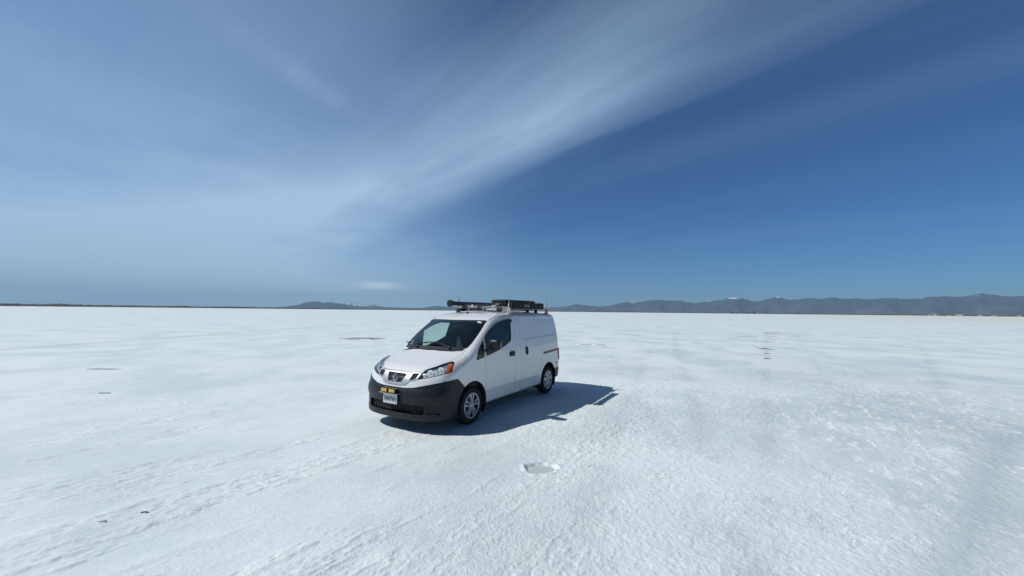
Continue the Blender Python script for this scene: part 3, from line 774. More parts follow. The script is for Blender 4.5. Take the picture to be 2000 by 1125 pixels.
# ---- cabin
m_ = MB()
V = []; F = []
dash = [(-.05, 1.12), (.12, 1.185), (.30, 1.20), (.44, 1.15), (.50, 1.02), (.48, .80), (.40, .60), (.0, .55)]
m_.add([(-a, y, z) for y in (-.76, .76) for a, z in dash], [list(range(8)), list(range(8, 16))]+[[i, (i+1) % 8, 8+(i+1) % 8, 8+i] for i in range(8)])
m_.box((-.50, .22, 1.12), (-.36, .55, 1.19), .03); m_.build('dashboard', DARK, van)
m_ = MB(); c_ = Vector((-.62, .38, 1.08)); t1 = Vector((0, 1, 0)); t2 = Vector((-.35, 0, .94))
ringp = [c_+(t1*math.cos(a)+t2*math.sin(a))*.185 for a in np.linspace(0, 2*PI, 33)]
m_.tube(ringp, .014, 8, cap=False); m_.tube([c_-t1*.17, c_, c_+t1*.17], [.012, .03, .012], 8); m_.tube([c_, c_+Vector((.22, 0, -.12))], .03, 8); m_.tube([c_, c_-t2*.17], .014, 8)
m_.build('steering_wheel', DARK, van)
for yc in (-.38, .38):
    st = empty('seat', (-1.05, yc, .62), parent=van)
    m_ = MB(); m_.box((-.25, -.24, 0), (.27, .24, .16), .05); m_.box((-.2, -.2, -.3), (.2, .2, 0), .03); m_.build('cushion', SEAT, st)
    m_ = MB(); m_.box((-.08, -.235, .0), (.06, .235, .60), .05); o = m_.build('backrest', SEAT, st); o.location = (-.25, 0, .10); o.rotation_euler = (0, -.22, 0)
    m_ = MB(); m_.box((-.05, -.12, 0), (.05, .12, .19), .04); m_.tube([(0, -.06, -.06), (0, -.06, .03)], .008, 6); m_.tube([(0, .06, -.06), (0, .06, .03)], .008, 6); o = m_.build('headrest', SEAT, st); o.location = (-.41, 0, .74); o.rotation_euler = (0, -.15, 0)
pp = [(.78, .35), (.80, .9), (.775, 1.2), (.70, 1.6), (.62, 1.77), (-.62, 1.77), (-.70, 1.6), (-.775, 1.2), (-.80, .9), (-.78, .35)]
m_ = MB(); m_.add([(-1.60, y, z) for y, z in pp]+[(-1.57, y, z) for y, z in pp], [list(range(10)), list(range(10, 20))]+[[k, (k+1) % 10, 10+(k+1) % 10, 10+k] for k in range(10)]); m_.build('partition', CAVITY, van)
m_ = MB(); m_.box((-.655, -.12, 1.53), (-.63, .12, 1.60), .01); m_.tube([(-.63, 0, 1.60), (-.62, 0, 1.68)], .008, 6); m_.build('rearview_mirror', BLACK, van)
for yc in (-.30, .30): m_ = MB(); m_.box((-.98, yc-.22, 1.625), (-.80, yc+.22, 1.64), .006); m_.build('sun_visor', DARK, van)

# ---- roof rack
rack = empty('roof_rack', (0, 0, 0), parent=van)
RS = (1.47, 3.19)
POSTM = mat('pale_galvanised', (.50, .50, .50), .6, .3, vary=.25, vscale=30)
for s_ in RS:
    z0 = 1.942
    m_ = MB(); m_.box((-s_-.02, -.67, z0-.022), (-s_+.02, .67, z0+.022), .006); m_.build('crossbar', ALU, rack)
    for sg in (-1, 1):
        zt_ = top_z(s_, .64)
        m_ = MB()
        m_.box((-s_-.035, sg*.60, zt_-.004), (-s_+.045, sg*.70, zt_+.012), .004)
        m_.box((-s_-.030, sg*.625, zt_+.012), (-s_+.035, sg*.69, 1.935), .008)
        m_.build('foot', CREAM if (s_ < 2 and sg > 0) else STEEL, rack)
        m_ = MB(); top = 2.17
        m_.box((-s_-.024, sg*.650, 1.90), (-s_+.024, sg*.658, top-.10), .001); m_.box((-s_-.013, sg*.650, top-.10), (-s_+.013, sg*.658, top), .001)
        m_.box((-s_-.017, sg*.61, 1.90), (-s_-.013, sg*.655, 2.03), .001)
        for zz in np.arange(1.96, 2.06, .025): m_.tube([(-s_, sg*.650, zz), (-s_, sg*.6585, zz)], .005, 8)
        m_.build('post', POSTM, rack)
# wind deflector in front of the first bar
m_ = MB(); V = []; F = []
for i, y in enumerate(np.linspace(-.60, .56, 13)):
    zb_ = top_z(1.33, y)
    for (dx_, z) in ((1.31, zb_+.012), (1.35, 1.928), (1.355, 1.928), (1.315, zb_+.012)): V.append((-dx_, y, z))
F = [[i*4+k, i*4+(k+1) % 4, i*4+4+(k+1) % 4, i*4+4+k] for i in range(12) for k in range(4)]+[[0, 1, 2, 3], [48, 51, 50, 49]]
m_.add(V, F)
for y in (-.46, -.40, -.05, .0): m_.tube([(-1.33, y, 1.93), (-1.36, y, 1.965), (-1.42, y, 1.955)], .012, 6)
dfl = m_.build('wind_deflector', mat('deflector_black', (.020, .023, .027), .85, spec=.12, vary=.2), rack, angle=30)
tm = text_mesh('E·WNTEX', .056, .001, .0015)
tm.transform(Matrix.Translation((-1.3275, .31, 1.902)) @ Matrix(((0, -.35, .94, 0), (1, 0, 0, 0), (0, .94, .35, 0), (0, 0, 0, 1)))); fin('lettering', tm, WHT, dfl, smooth=False)
tm2 = bpy.data.meshes.new('leaf'); 
m_ = MB()
for k, (y, z, r) in enumerate(((.085, 1.885, .014), (.105, 1.905, .013), (.118, 1.925, .012), (.128, 1.895, .010))): m_.lathe([(0, .002), (r, .0)], 8, 'X', (-1.314-(z-1.87)*.37, y, z))
m_.build('deflector_emblem', mat('pale_green_print', (.30, .42, .38), .5), dfl, recalc=False)
# side rails along the load
for y in (.655, -.655):
    m_ = MB(); m_.box((-3.21, y-.004, 1.912), (-1.45, y+.004, 1.935), .001); m_.box((-3.21, y-.03, 1.912), (-1.45, y, 1.916), .001)
    m_.build('side_rail', ALU, rack)
m_ = MB(); m_.box((-2.36, -.66, 1.895), (-2.32, .66, 1.922), .004); m_.build('crossbar', ALU, rack)
for y, s_ in ((-.47, 1.47), (.30, 1.47)):
    m_ = MB(); m_.box((-s_-.03, y-.055, 1.935), (-s_+.045, y+.055, 1.985), .008); m_.box((-s_-.025, y-.045, 1.985), (-s_+.04, y+.045, 1.995), .003)
    for q in (-.07, .07): m_.tube([(-s_+.02, y+q, 1.88), (-s_+.02, y+q, 1.99)], .010, 8)
    m_.build('clamp', CREAM, rack)
for y in (-.30, .48):
    m_ = MB(); m_.tube([(-1.44, y, 1.89), (-1.46, y+.03, 1.94), (-1.50, y, 1.99)], .016, 8); m_.build('load_bracket', ALU, rack)
for s_ in (2.0, 2.6, 2.9):
    m_ = MB(); m_.box((-s_-.05, .36, 1.885), (-s_+.05, .44, 1.93), .006); m_.build('load_bracket', ALU, rack)
for q in (((-1.62, .43, 1.925), (-1.50, .60, 1.968)), ((-1.58, .05, 1.93), (-1.50, .20, 1.965))):
    m_ = MB(); m_.box(*q, .008); m_.build('load_bracket', ALU, rack)
# feet between rack and roof further back
for s_ in (2.34, 2.75):
    for y in (-.60, .60):
        m_ = MB(); m_.box((-s_-.03, y-.03, top_z(s_, .6)-.004), (-s_+.03, y+.03, 1.915), .006); m_.build('foot', BLACK, rack)

# ---- what the rack carries: things of their own
def tocar(o):
    """place a thing given in van-local coordinates as a top-level object"""
    o.location = Vector((*VAN_O, 0))+Matrix.Rotation(VAN_YAW, 3, 'Z') @ Vector(o.location); o.rotation_euler = (0, 0, VAN_YAW); return o
tb = empty('storage_tube', (-1.07, -.50, 2.022)); tocar(tb)
tag(tb, 'long black capped tube sticking out forward over the far side of the rack', 'tube')
m_ = MB(); m_.lathe([(.047, -2.05), (.047, 0), (.047, .05)], 32, 'X'); m_.lathe([(.052, -.02), (.055, -.01), (.055, .0)], 32, 'X'); m_.build('pipe', TUBEM, tb)
m_ = MB(); m_.lathe([(.048, .0), (.055, .002), (.055, .06), (.068, .062), (.072, .07), (.072, .098), (.066, .104), (0, .106)], 32, 'X')
m_.tube([(.085, .01, -.07), (.085, .012, -.105)], [.006, .004], 6); m_.build('end_cap', BLACK, tb)
m_ = MB(); m_.lathe([(.049, -2.05), (.056, -2.06), (.056, -2.10), (0, -2.105)], 32, 'X'); m_.build('end_cap', BLACK, tb)
cs = empty('cargo_case', (-1.45, .385, 1.972)); tocar(cs)
tag(cs, 'long low black hard case with latches lying along the rack behind the logo bag', 'case')
m_ = MB(); m_.box((-1.36, -.18, .0), (0, .18, .075), .02); m_.build('case_bottom', CASEB, cs)
m_ = MB(); m_.box((-1.35, -.175, .079), (-.01, .175, .134), .02)
for x in np.linspace(-1.25, -.12, 8): m_.box((x-.03, -.16, .130), (x+.03, .16, .140), .004)
m_.build('case_lid', CASEB, cs)
for q in [((-.004, y-.022, .050), (.010, y+.022, .105)) for y in (-.10, .10)]+[((x-.025, .174, .055), (x+.025, .188, .108)) for x in (-1.25, -.75, -.25)]:
    m_ = MB(); m_.box(*q, .003); m_.build('latch', BLACK, cs)
m_ = MB(); m_.tube([(.003, -.06, .04), (.03, -.05, .04), (.03, .05, .04), (.003, .06, .04)], .007, 6); m_.build('carry_handle', BLACK, cs)
kb = empty('gear_bag', (-1.39, .754, 1.925)); tocar(kb)
tag(kb, 'slim black fabric bag with pale lettering, strapped along the near side of the rack', 'bag')
bm = bmesh.new(); bmesh.ops.create_grid(bm, x_segments=40, y_segments=6, size=.5)
me_ = bpy.data.meshes.new('m'); bm.free()
V = []; F = []; NX, NR = 44, 20
rng = random.Random(4)
for i in range(NX+1):
    t = i/NX; x = -1.40*t
    k = min(1, (min(t, 1-t)*1.40/.03))**.4
    for j in range(NR):
        a = 2*PI*j/NR; cx_, cz_ = math.cos(a), math.sin(a)
        sy = (abs(cx_)**.35)*(1 if cx_ > 0 else -1); sz = (abs(cz_)**.35)*(1 if cz_ > 0 else -1)
        wob = 1+.05*math.sin(17*t*PI+j)*(.5+.5*rng.random())
        V.append((x, sy*.042*k*wob, .060+sz*.070*(.85+.15*k)*(1+.015*math.sin(9*t+j))))
F = [[i*NR+j, i*NR+(j+1) % NR, (i+1)*NR+(j+1) % NR, (i+1)*NR+j] for i in range(NX) for j in range(NR)]+[list(range(NR)), [NX*NR+j for j in range(NR)]]
new('bag_body', V, F, CANV, kb, angle=60)
tm = text_mesh('KOΛUB', .064, .001, .001)
tm.transform(Matrix.Translation((-.56, .0475, .062)) @ Matrix(((-1, 0, 0, 0), (0, 0, 1, 0), (0, 1, 0, 0), (0, 0, 0, 1)))); fin('bag_lettering', tm, mat('grey_print', (.42, .43, .46), .6), kb, smooth=False)
for x in (-.12, -1.22): m_ = MB(); m_.box((x-.012, -.10, -.002), (x+.012, .047, .133), .004); m_.build('strap', BLACK, kb)
fb = empty('small_box', (-2.98, .58, 1.938)); tocar(fb)
tag(fb, 'small black block clamped at the rear end of the rack behind the logo bag', 'box')
m_ = MB(); m_.box((-.10, -.05, 0), (.10, .05, .10), .012); m_.build('box_body', CASEB, fb)
m_ = MB(); m_.box((-.06, .048, .055), (.06, .056, .068), .002); m_.build('label_strip', STEEL, fb)
# ------------------------------------------------------------------ ground: one sheet to the horizon, finer near the camera
def field(n, ax, ay, seed, ang=0., pw=1.6):
    """tileable filtered noise on an n x n tile: correlation length ax, ay (in cells)"""
    rg = np.random.default_rng(seed); f = np.fft.fft2(rg.standard_normal((n, n)))
    ky, kx = np.meshgrid(np.fft.fftfreq(n), np.fft.fftfreq(n), indexing='ij')
    c_, s_ = math.cos(ang), math.sin(ang); k1 = (kx*c_+ky*s_)*ax; k2 = (-kx*s_+ky*c_)*ay
    r = (np.fft.ifft2(f/(1+(k1*k1+k2*k2)*40)**pw)).real
    return (r-r.mean())/r.std()
TILE = 1024
def samp(Fd, x, y, size):
    """bilinear sample of a tile spanning `size` metres"""
    u_ = (x/size*TILE) % TILE; v_ = (y/size*TILE) % TILE
    i = u_.astype(int); j = v_.astype(int); a = u_-i; b = v_-j; i1 = (i+1) % TILE; j1 = (j+1) % TILE; i %= TILE; j %= TILE
    return (Fd[j, i]*(1-a)+Fd[j, i1]*a)*(1-b)+(Fd[j1, i]*(1-a)+Fd[j1, i1]*a)*b
dirang = math.radians(52)                   # wind ridges run away from the camera to the right
F_band = field(TILE, 60, 6.5, 1, dirang, 1.35)     # long bands of broken crust
F_fl = field(TILE, 9, 2.6, 2, dirang, 1.15)      # flakes lying along the bands
F_fl2 = field(TILE, 16, 3, 7, dirang, 1.3)
F_gr = field(TILE, 1.8, 1.8, 3, 0, 1.15)
F_gr2 = field(TILE, 4.5, 3.5, 5, .4, 1.35)
F_big = field(TILE, 90, 90, 4, 0, 1.8)
PUD = (.372, 4.74)
def sstep(x, a, b):
    t = np.clip((x-a)/(b-a), 0, 1); return t*t*(3-2*t)
def ground_h(x, y):
    r = np.hypot(x, y)
    left = 1/(1+np.exp((x-.22*y+1.0)/.7))            # banded zone to the left
    right = 1/(1+np.exp(-(x-.42*y-.3)/.5))           # smoother damp zone to the right
    mid = (1-left)*(1-right)
    bd = samp(F_band, x, y, 15.); fl = samp(F_fl, x, y, 5.5); fl2 = samp(F_fl2, x, y, 9.); g = samp(F_gr, x, y, 4.6); g2 = samp(F_gr2, x, y, 6.5); bg_ = samp(F_big, x, y, 30.)
    band = sstep(bd+.35*bg_, .40, 1.35)
    h = .0035*bg_+.0012*g*(1-.5*left)
    h += left*band*(.0080*sstep(fl, .15, .8)+.0050*np.clip(fl2, 0, 1.5)+.0022*g2+.001)
    h += left*(1-band)*.0028*np.maximum(0, fl2-.9)
    rg_ = .35+.65*sstep(samp(F_big, x+2, y+9, 9.), -.6, .9)
    h += mid*rg_*(.0026*g+.0022*g2+.0035*sstep(g2, 1.1, 1.6)+.0065*band*sstep(fl, .2, .9)+.0016*fl)
    rp = sstep(samp(F_big, x+7, y+3, 11.)+.35*fl2, .05, .7)
    h += right*(.0008*g+rp*(.0065*sstep(fl, .3, 1.0)+.0012*g2))
    # brine hole with a crusty rim
    dxp = x-PUD[0]; dyp = y-PUD[1]; ang = np.arctan2(dyp, dxp)
    q = np.hypot(dxp, dyp/1.02)/(.185*(1+.09*np.sin(2*ang+1)+.06*np.sin(5*ang)+.045*np.sin(9*ang+2)))
    keep = sstep(q, 1.0, 1.9)
    h = h*keep+(1-keep)*(.006*sstep(q, .6, 1.)*np.clip(1+.5*g2, 0, 2))
    h += .010*np.exp(-((q-1.10)/.13)**2)*np.clip(.8+.7*g2, .1, 2)-.030*(1-sstep(q, .70, 1.04))
    for (wx, wy) in PADS:                            # pressed pads under the tyres
        h = h*(1-np.exp(-(((x-wx)**2+(y-wy)**2)/.16**2)))
    return h*np.where(r < 70, 1/(1+(r/22.)**3), 0)
_b = np.array([math.cos(1.0346), math.sin(1.0346)]); _l = np.array([_b[1], -_b[0]])
PADS = [tuple(np.array(VAN_O)+_b*s_+_l*y_) for s_ in (0, 2.925) for y_ in (.75, -.75)]
rad = [.4, .8, 1.2, 1.6, 2.0]
while rad[-1] < 9: rad.append(rad[-1]*1.0033)
while rad[-1] < 40: rad.append(rad[-1]*1.008)
while rad[-1] < 400: rad.append(rad[-1]*1.05)
while rad[-1] < 33000: rad.append(rad[-1]*1.5)
rad.append(50000)
rad = np.array(rad)
fine = np.radians(np.arange(-60, 60.01, .16)); coarse = np.radians(np.arange(64, 297, 4.))
th = np.concatenate([fine, coarse]); nT = len(th); nR = len(rad)
Rg, Tg = np.meshgrid(rad, th, indexing='ij'); gx = (Rg*np.sin(Tg)).ravel(); gy = (Rg*np.cos(Tg)).ravel()
gz = ground_h(gx, gy)
gv = np.concatenate([np.stack([gx, gy, gz], -1), [[0, 0, 0]]])
i, j = np.meshgrid(np.arange(nR-1), np.arange(nT), indexing='ij'); j1 = (j+1) % nT
quads = np.stack([i*nT+j, (i+1)*nT+j, (i+1)*nT+j1, i*nT+j1], -1).reshape(-1, 4)[:, ::-1]
tris = np.array([[len(gv)-1, (k+1) % nT, k] for k in range(nT)])
me = bpy.data.meshes.new('ground'); nq, ntr = len(quads), len(tris)
me.vertices.add(len(gv)); me.vertices.foreach_set('co', gv.ravel())
me.loops.add(nq*4+ntr*3); me.loops.foreach_set('vertex_index', np.concatenate([quads.ravel(), tris.ravel()]).astype(np.int32))
me.polygons.add(nq+ntr); me.polygons.foreach_set('loop_start', np.concatenate([np.arange(nq)*4, nq*4+np.arange(ntr)*3]).astype(np.int32))
me.update(calc_edges=True); me.validate()
me.shade_smooth()
if me.polygons[0].normal.z < 0: me.flip_normals()
G = bpy.data.materials.new('salt_crust'); G.use_nodes = True; t = G.node_tree; B = t.nodes['Principled BSDF']
co = t.nodes.new('ShaderNodeTexCoord').outputs['Object']
sp = t.nodes.new('ShaderNodeSeparateXYZ'); t.links.new(co, sp.inputs[0]); gxn, gyn = X(t, sp.outputs[0]), X(t, sp.outputs[1])
ca, sa = math.cos(dirang), math.sin(dirang)
al = gxn*ca+gyn*sa; ac = gyn*ca-gxn*sa
dist = ((gxn*gxn+gyn*gyn)**.5)
near = dist.ss(8, 30, 1, 0)
nf = noise(t, combine(t, al*.35, ac*1.5, 0.), 1., 6, .6)          # streaks
npat = noise(t, combine(t, gxn*.45, gyn*.35, 3.), 1., 9, .66)       # damp patches
nfar = noise(t, combine(t, gxn*.05, gyn*.022, 3.), 1., 5, .6)
ngr = noise(t, co, 38., 5, .65)                                    # grains
nfl = noise(t, combine(t, al*3.2, ac*9., 1.), 1., 6, .65)          # flakes
nfk = noise(t, combine(t, gxn*3., gyn*1.6, 7.), 1., 5, .6)
damp = npat.ss(.42, .62)
base = mixc(t, damp, C1, C2)
base = mixc(t, nfar.ss(.48, .68)*.28, base, (.60, .66, .66))
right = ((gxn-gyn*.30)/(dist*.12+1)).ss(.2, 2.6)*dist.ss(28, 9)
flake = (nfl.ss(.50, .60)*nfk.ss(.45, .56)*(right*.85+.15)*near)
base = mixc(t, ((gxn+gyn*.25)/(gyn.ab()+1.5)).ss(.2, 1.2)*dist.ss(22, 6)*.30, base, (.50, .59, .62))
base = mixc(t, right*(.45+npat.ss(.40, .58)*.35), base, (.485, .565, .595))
blot_ = noise(t, combine(t, al*1.0, ac*2.0, 33.), 1., 9, .72)
base = mixc(t, blot_.ss(.50, .62)*near*(right*.5+.2), base, (.74, .80, .81))
base = mixc(t, flake*.85, base, (.88, .92, .92))
base = mixc(t, ngr.ss(.52, .72)*.34*near, base, (.47, .52, .54))
base = mixc(t, (noise(t, co, 95., 3, .6).ss(.58, .70))*.55*near, base, (.90, .92, .93))
# smooth damp wheel track across the right foreground
tr = (((gyn-gxn*.73-.55+(npat-.5)*.35)/.24).sq()*-1).exp()*gxn.ss(2.0, 2.8)*dist.ss(12., 9.)
base = mixc(t, tr*.8, base, (.47, .545, .575))
for sl, of, wd, am in ((.655, -.03, .16, .30), (.70, 1.15, .13, .22), (.40, .55, .20, .25), (.40, -.85, .20, .22), (.18, 1.3, .16, .18), (1.02, .8, .2, .25)):
    q_ = (((gxn-gyn*sl-of+(npat-.5)*.25)/wd).sq()*-1).exp()*gyn.ss(1.5, 4)*npat.ss(.40, .56)*dist.ss(60, 20)
    base = mixc(t, q_*am*2., base, (.50, .57, .59))
# pale track far left, dark streaks far away
tl_ = (((gxn*-1-(gyn-16.6)*.05*-1-21.6)/.55).sq()*-1).exp()*gyn.ss(10, 14)*(noise(t, combine(t, gxn*.8, gyn*.25, 2.), 1., 5, .7).ss(.35, .6)*.6+.25)
base = mixc(t, tl_*.55, base, (.42, .46, .46))
dk = noise(t, combine(t, gxn*.13, gyn*.42, 8.), 1., 8, .72).ss(.62, .68)*dist.ss(8, 16)
base = mixc(t, dk*.6, base, (.36, .40, .41))
ln = noise(t, combine(t, gxn*.9, gyn*.22, 21.), 1., 9, .75).ss(.62, .70)*dist.ss(6, 14)*dist.ss(90, 40)
base = mixc(t, ln*.35, base, (.45, .50, .52))
gl_ = noise(t, combine(t, al*.9, ac*3.4, 27.), 1., 9, .75).ss(.60, .68)*dist.ss(5, 9)*dist.ss(70, 30)
base = mixc(t, gl_*.45, base, (.90, .93, .94))
bri = noise(t, combine(t, gxn*.22, gyn*.7, 15.), 1., 6, .7).ss(.64, .72)*dist.ss(8, 14)
base = mixc(t, bri*.6, base, (.92, .94, .94))
# beige shore far to the right
beige = ((gxn-gyn*.50)/dist).ss(.05, .35)*dist.ss(130, 260)
base = mixc(t, beige*.5, base, (.64, .66, .56))
# fine cracks and lifted flake edges
cz = noise(t, combine(t, al*.5, ac*1.6, 41.), 1., 4, .6).ss(.50, .60)
for k, (sa, sb, o, am) in enumerate(((1.3, 5.5, 51., .55), (4.5, 9., 57., .40))):
    nn = (noise(t, combine(t, al*sa, ac*sb, o), 1., 5, .6)-.5).ab()
    base = mixc(t, nn.ss(.013, .002)*cz*near*am*(1-tr), base, (.33, .38, .41))
    nn2 = (noise(t, combine(t, al*sa, ac*sb, o), 1., 5, .6)-.525).ab()
    base = mixc(t, nn2.ss(.016, .003)*cz*near*am*(1-tr), base, (.90, .93, .93))
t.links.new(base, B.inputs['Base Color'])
ro = .62-damp*.14-tr*.12; t.links.new(ro.o, B.inputs['Roughness']); B.inputs['Specular IOR Level'].default_value = .35
hgt = ngr*.020+noise(t, co, 90., 4, .65)*.011+nfl*.010+nf*.010
mask_s = (1-tr*.8)
bn = t.nodes.new('ShaderNodeBump'); bn.inputs['Distance'].default_value = 1.0
zn = noise(t, combine(t, al*.55, ac*1.3, 11.), 1., 5, .6).ss(.42, .60)
left_ = (gxn-gyn*.22+1.2).ss(.8, -.8)
fg = (gxn.ab()*-1+1.2).ss(-1.0, .6)*dist.ss(7., 4.)
st_ = near*(zn*.34+.13+fg*.30)*mask_s*(1-right*.45)*(1-left_*.25)+.04; t.links.new(st_.o, bn.inputs['Strength'])
t.links.new(hgt.o, bn.inputs['Height']); t.links.new(bn.outputs[0], B.inputs['Normal'])
me.materials.append(G)
ground = bpy.data.objects.new('ground', me); COL.objects.link(ground); tag(ground, kind='structure')

# brine in the hole
V = [(0, 0, 0)]+[(.165*math.cos(a), .165*math.sin(a), 0) for a in np.linspace(0, 2*PI, 49)[:-1]]
F = [[0, 1+k, 1+(k+1) % 48] for k in range(48)]
WAT = mat('brine', (.50, .56, .545), .22, 0, 0, .6); 
pw_ = new('puddle', V, F, WAT, recalc=False); pw_.location = (PUD[0], PUD[1], -.018); pw_['label'] = 'small grey-green brine pool in a crusty hole in front of the van'; pw_['category'] = 'puddle'; 
def blot(name, pts, m, label, cat, seed=1, group=None, h=.004):
    """low irregular patch lying in the crust; pts = (x, y, rx, ry)"""
    rg = random.Random(seed); mb = MB()
    for x, y, rx, ry in pts:
        n = 22; ph = [rg.random()*6.28 for _ in range(4)]
        ring = []
        for k in range(n):
            a = 2*PI*k/n; q = 1+.22*math.sin(2*a+ph[0])+.16*math.sin(3*a+ph[1])+.12*math.sin(5*a+ph[2])
            ring.append((x+rx*q*math.cos(a), y+ry*q*math.sin(a)))
        V = [(p[0], p[1], h) for p in ring]+[(x+(p[0]-x)*1.06, y+(p[1]-y)*1.06, -.03) for p in ring]
        mb.add(V, [list(range(n))]+[[k, (k+1) % n, n+(k+1) % n, n+k] for k in range(n)])
    o = mb.build(name, m, angle=50); tag(o, label, cat, group); return o
MUD = mat('damp_mud', (.16, .165, .17), .5, vary=.5, vscale=3)
MUD2 = mat('damp_salt', (.42, .455, .46), .45, vary=.35, vscale=2)
blot('mud_patch', [(-9.7, 25.6, .75, .22), (-9.3, 25.2, .55, .12), (-8.8, 25.1, .5, .10), (-10.4, 25.0, .7, .12), (-9.9, 24.3, .5, .07), (-8.6, 24.4, .35, .06), (-8.9, 25.5, .45, .12)], MUD, 'ragged patch of dark mud breaking the salt left of the van', 'mud patch', 3, h=.012)
def gp(px_, py_):
    D = fw+rr*((px_-1000)/755.5)+uu*((562.5-py_)/755.5); k = -CAM_Z/D.z; return D.x*k, D.y*k
x, y = gp(1497.5, 681.5)
blot('track_hole', [(x, y, .24, .34), (x-.08, y+.2, .27, .16)], MUD, 'dark wet hole beside white flakes in the line of drips', 'hole', 5, h=.006)
m_ = MB()
for k in range(10):
    rg = random.Random(k); cx_, cy_ = x-.25+rg.uniform(-.12, .12), y+.55+rg.uniform(-.3, .3); m_.box((cx_-.06, cy_-.02, -.01), (cx_+.05, cy_+.03, .03+.05*rg.random()), .008, Matrix.Rotation(0, 4, 'Z'))
o = m_.build('salt_flake', mat('salt_flake', (.85, .87, .87), .6)); tag(o, 'heap of upturned white salt flakes by the dark hole', 'salt flakes')
dots = [(1497.7, 690.3, .10, .18), (1498, 700, .09, .18), (1502, 662, .22, .8), (1505, 657, .30, .9), (1509, 652.5, .42, 1.2), (1500.5, 667, .18, .5), (1508, 650, .9, .25)]
for k, (a, b2, rx, ry) in enumerate(dots):
    xx, yy = gp(a, b2)
    blot('drip_mark', [(xx, yy, rx*(1.1 if k in (0, 1, 6) else .75), ry*.9)], MUD2 if k not in (0, 1, 6) else MUD, ['dark drip mark just nearer than the wet hole', 'second drip mark nearer than the wet hole', 'smudge in the drip line beyond the wet hole', 'mid smudge of the far drip line', 'long smudge near the far end of the drip line', 'smallest smudge just beyond the wet hole', 'dark crosswise bar at the far end of the drip line'][k], 'mark', 20+k, 'drip marks in a line across the salt', h=.010)
for k, (a, b2, rx, ry, lb) in enumerate([(1690, 659, .65, .12, 'thin dark crack far right of the drip line'), (1457, 658, .6, .07, 'thin dark crack left of the drip line'), (209, 721, .45, .06, 'thin dark crack in the smooth salt left of the van'),
                                       (206, 768, .10, .04, 'short dark nick in the left ridges')]):
    xx, yy = gp(a, b2); blot('salt_crack', [(xx, yy, rx, ry), (xx-rx*.8, yy-ry*.5, rx*.5, ry*.6)], MUD2, lb, 'crack', 40+k, 'thin dark cracks in the salt', h=.010)
for k, (a, b2, lb) in enumerate([(284, 1003, 'dark pebble-sized hole nearest the left corner, right one of two'), (204, 1021.5, 'dark pebble-sized hole nearest the left corner, left one of two')]):
    xx, yy = gp(a, b2); blot('pock_hole', [(xx, yy, .022, .012), (xx-.02, yy-.01, .015, .008)], MUD, lb, 'hole', 60+k, 'small dark pocks in the left foreground', h=.017)
for k, (a, b2, sc_) in enumerate([(1150, 672, .9), (1075, 684, .6), (1170, 673, .5)]):
    xx, yy = gp(a, b2); blot('salt_ridge', [(xx, yy, .55*sc_, .10), (xx-.5*sc_, yy-.35, .4*sc_, .08)], mat('bright_salt', (.88, .9, .9), .6), ['bright salt streak behind the van, middle of three', 'bright salt streak nearest the van tail', 'bright salt streak behind the van, farthest right of three'][k], 'salt ridge', 70+k, 'bright salt streaks behind the van', h=.03)

# ------------------------------------------------------------------ far land
def azel(az, el, D): a = math.radians(az); return D*math.sin(a), D*math.cos(a), D*math.tan(math.radians(el))
F_mt = field(TILE, 14, 14, 31, 0, 1.25)
def mountain(name, prof, D, depth, m, rough=.10, seed=0, base_el=-.05, na=360, nr=26, seed2=0):
    """ridge with spurs: crest follows the measured skyline (azimuth, elevation in degrees)"""
    prof = np.array(prof); az = np.linspace(prof[0, 0], prof[-1, 0], na); el = np.interp(az, prof[:, 0], prof[:, 1])
    rg = np.random.default_rng(seed)
    def n1d(n, k): c_ = rg.standard_normal(k); return np.interp(np.linspace(0, k-1, n), np.arange(k), c_)
    fine_ = n1d(na, na//3)*.022+n1d(na, na//9)*.03
    V = []; F = []
    crest = .45
    A_, K_ = np.meshgrid(np.radians(az), np.linspace(0, 1, nr))
    R_ = D+depth*(K_-crest); Xm, Ym = R_*np.sin(A_), R_*np.cos(A_)
    f_ = np.where(K_ < crest, K_/crest, (1-K_)/(1-crest)); f_ = np.clip(f_, 0, 1)
    wx, wy = samp(F_big, Xm, Ym, 90000.)*1500, samp(F_big, Xm+3e4, Ym, 90000.)*1500
    rid = sum(w*(1-np.abs(samp(F_mt, Xm+wx+o, Ym+wy, sz))) for w, sz, o in ((.5, 60000., 0), (.3, 26000., 5e3), (.2, 11000., 9e3)))
    H_ = D*np.tan(np.radians(np.maximum(el+fine_*np.minimum(1, el)*2, .01)))+CAM_Z
    hf = f_**1.1+np.sin(PI*f_)*(rid-.25)*.42; hf = np.where(np.abs(K_-crest) < .6/nr, 1, np.clip(hf, 0, 1.0))
    Zm = hf*H_[None, :]-8*(1-np.minimum(1, f_*8))
    V = np.stack([Xm, Ym, Zm], -1).reshape(-1, 3)
    F = [[k*na+i_, k*na+i_+1, (k+1)*na+i_+1, (k+1)*na+i_] for k in range(nr-1) for i_ in range(na-1)]
    o = new(name, V, F, m, recalc=False, angle=180)
    if o.data.polygons[na].normal.z < 0: o.data.flip_normals()
    tag(o, kind='structure'); return o
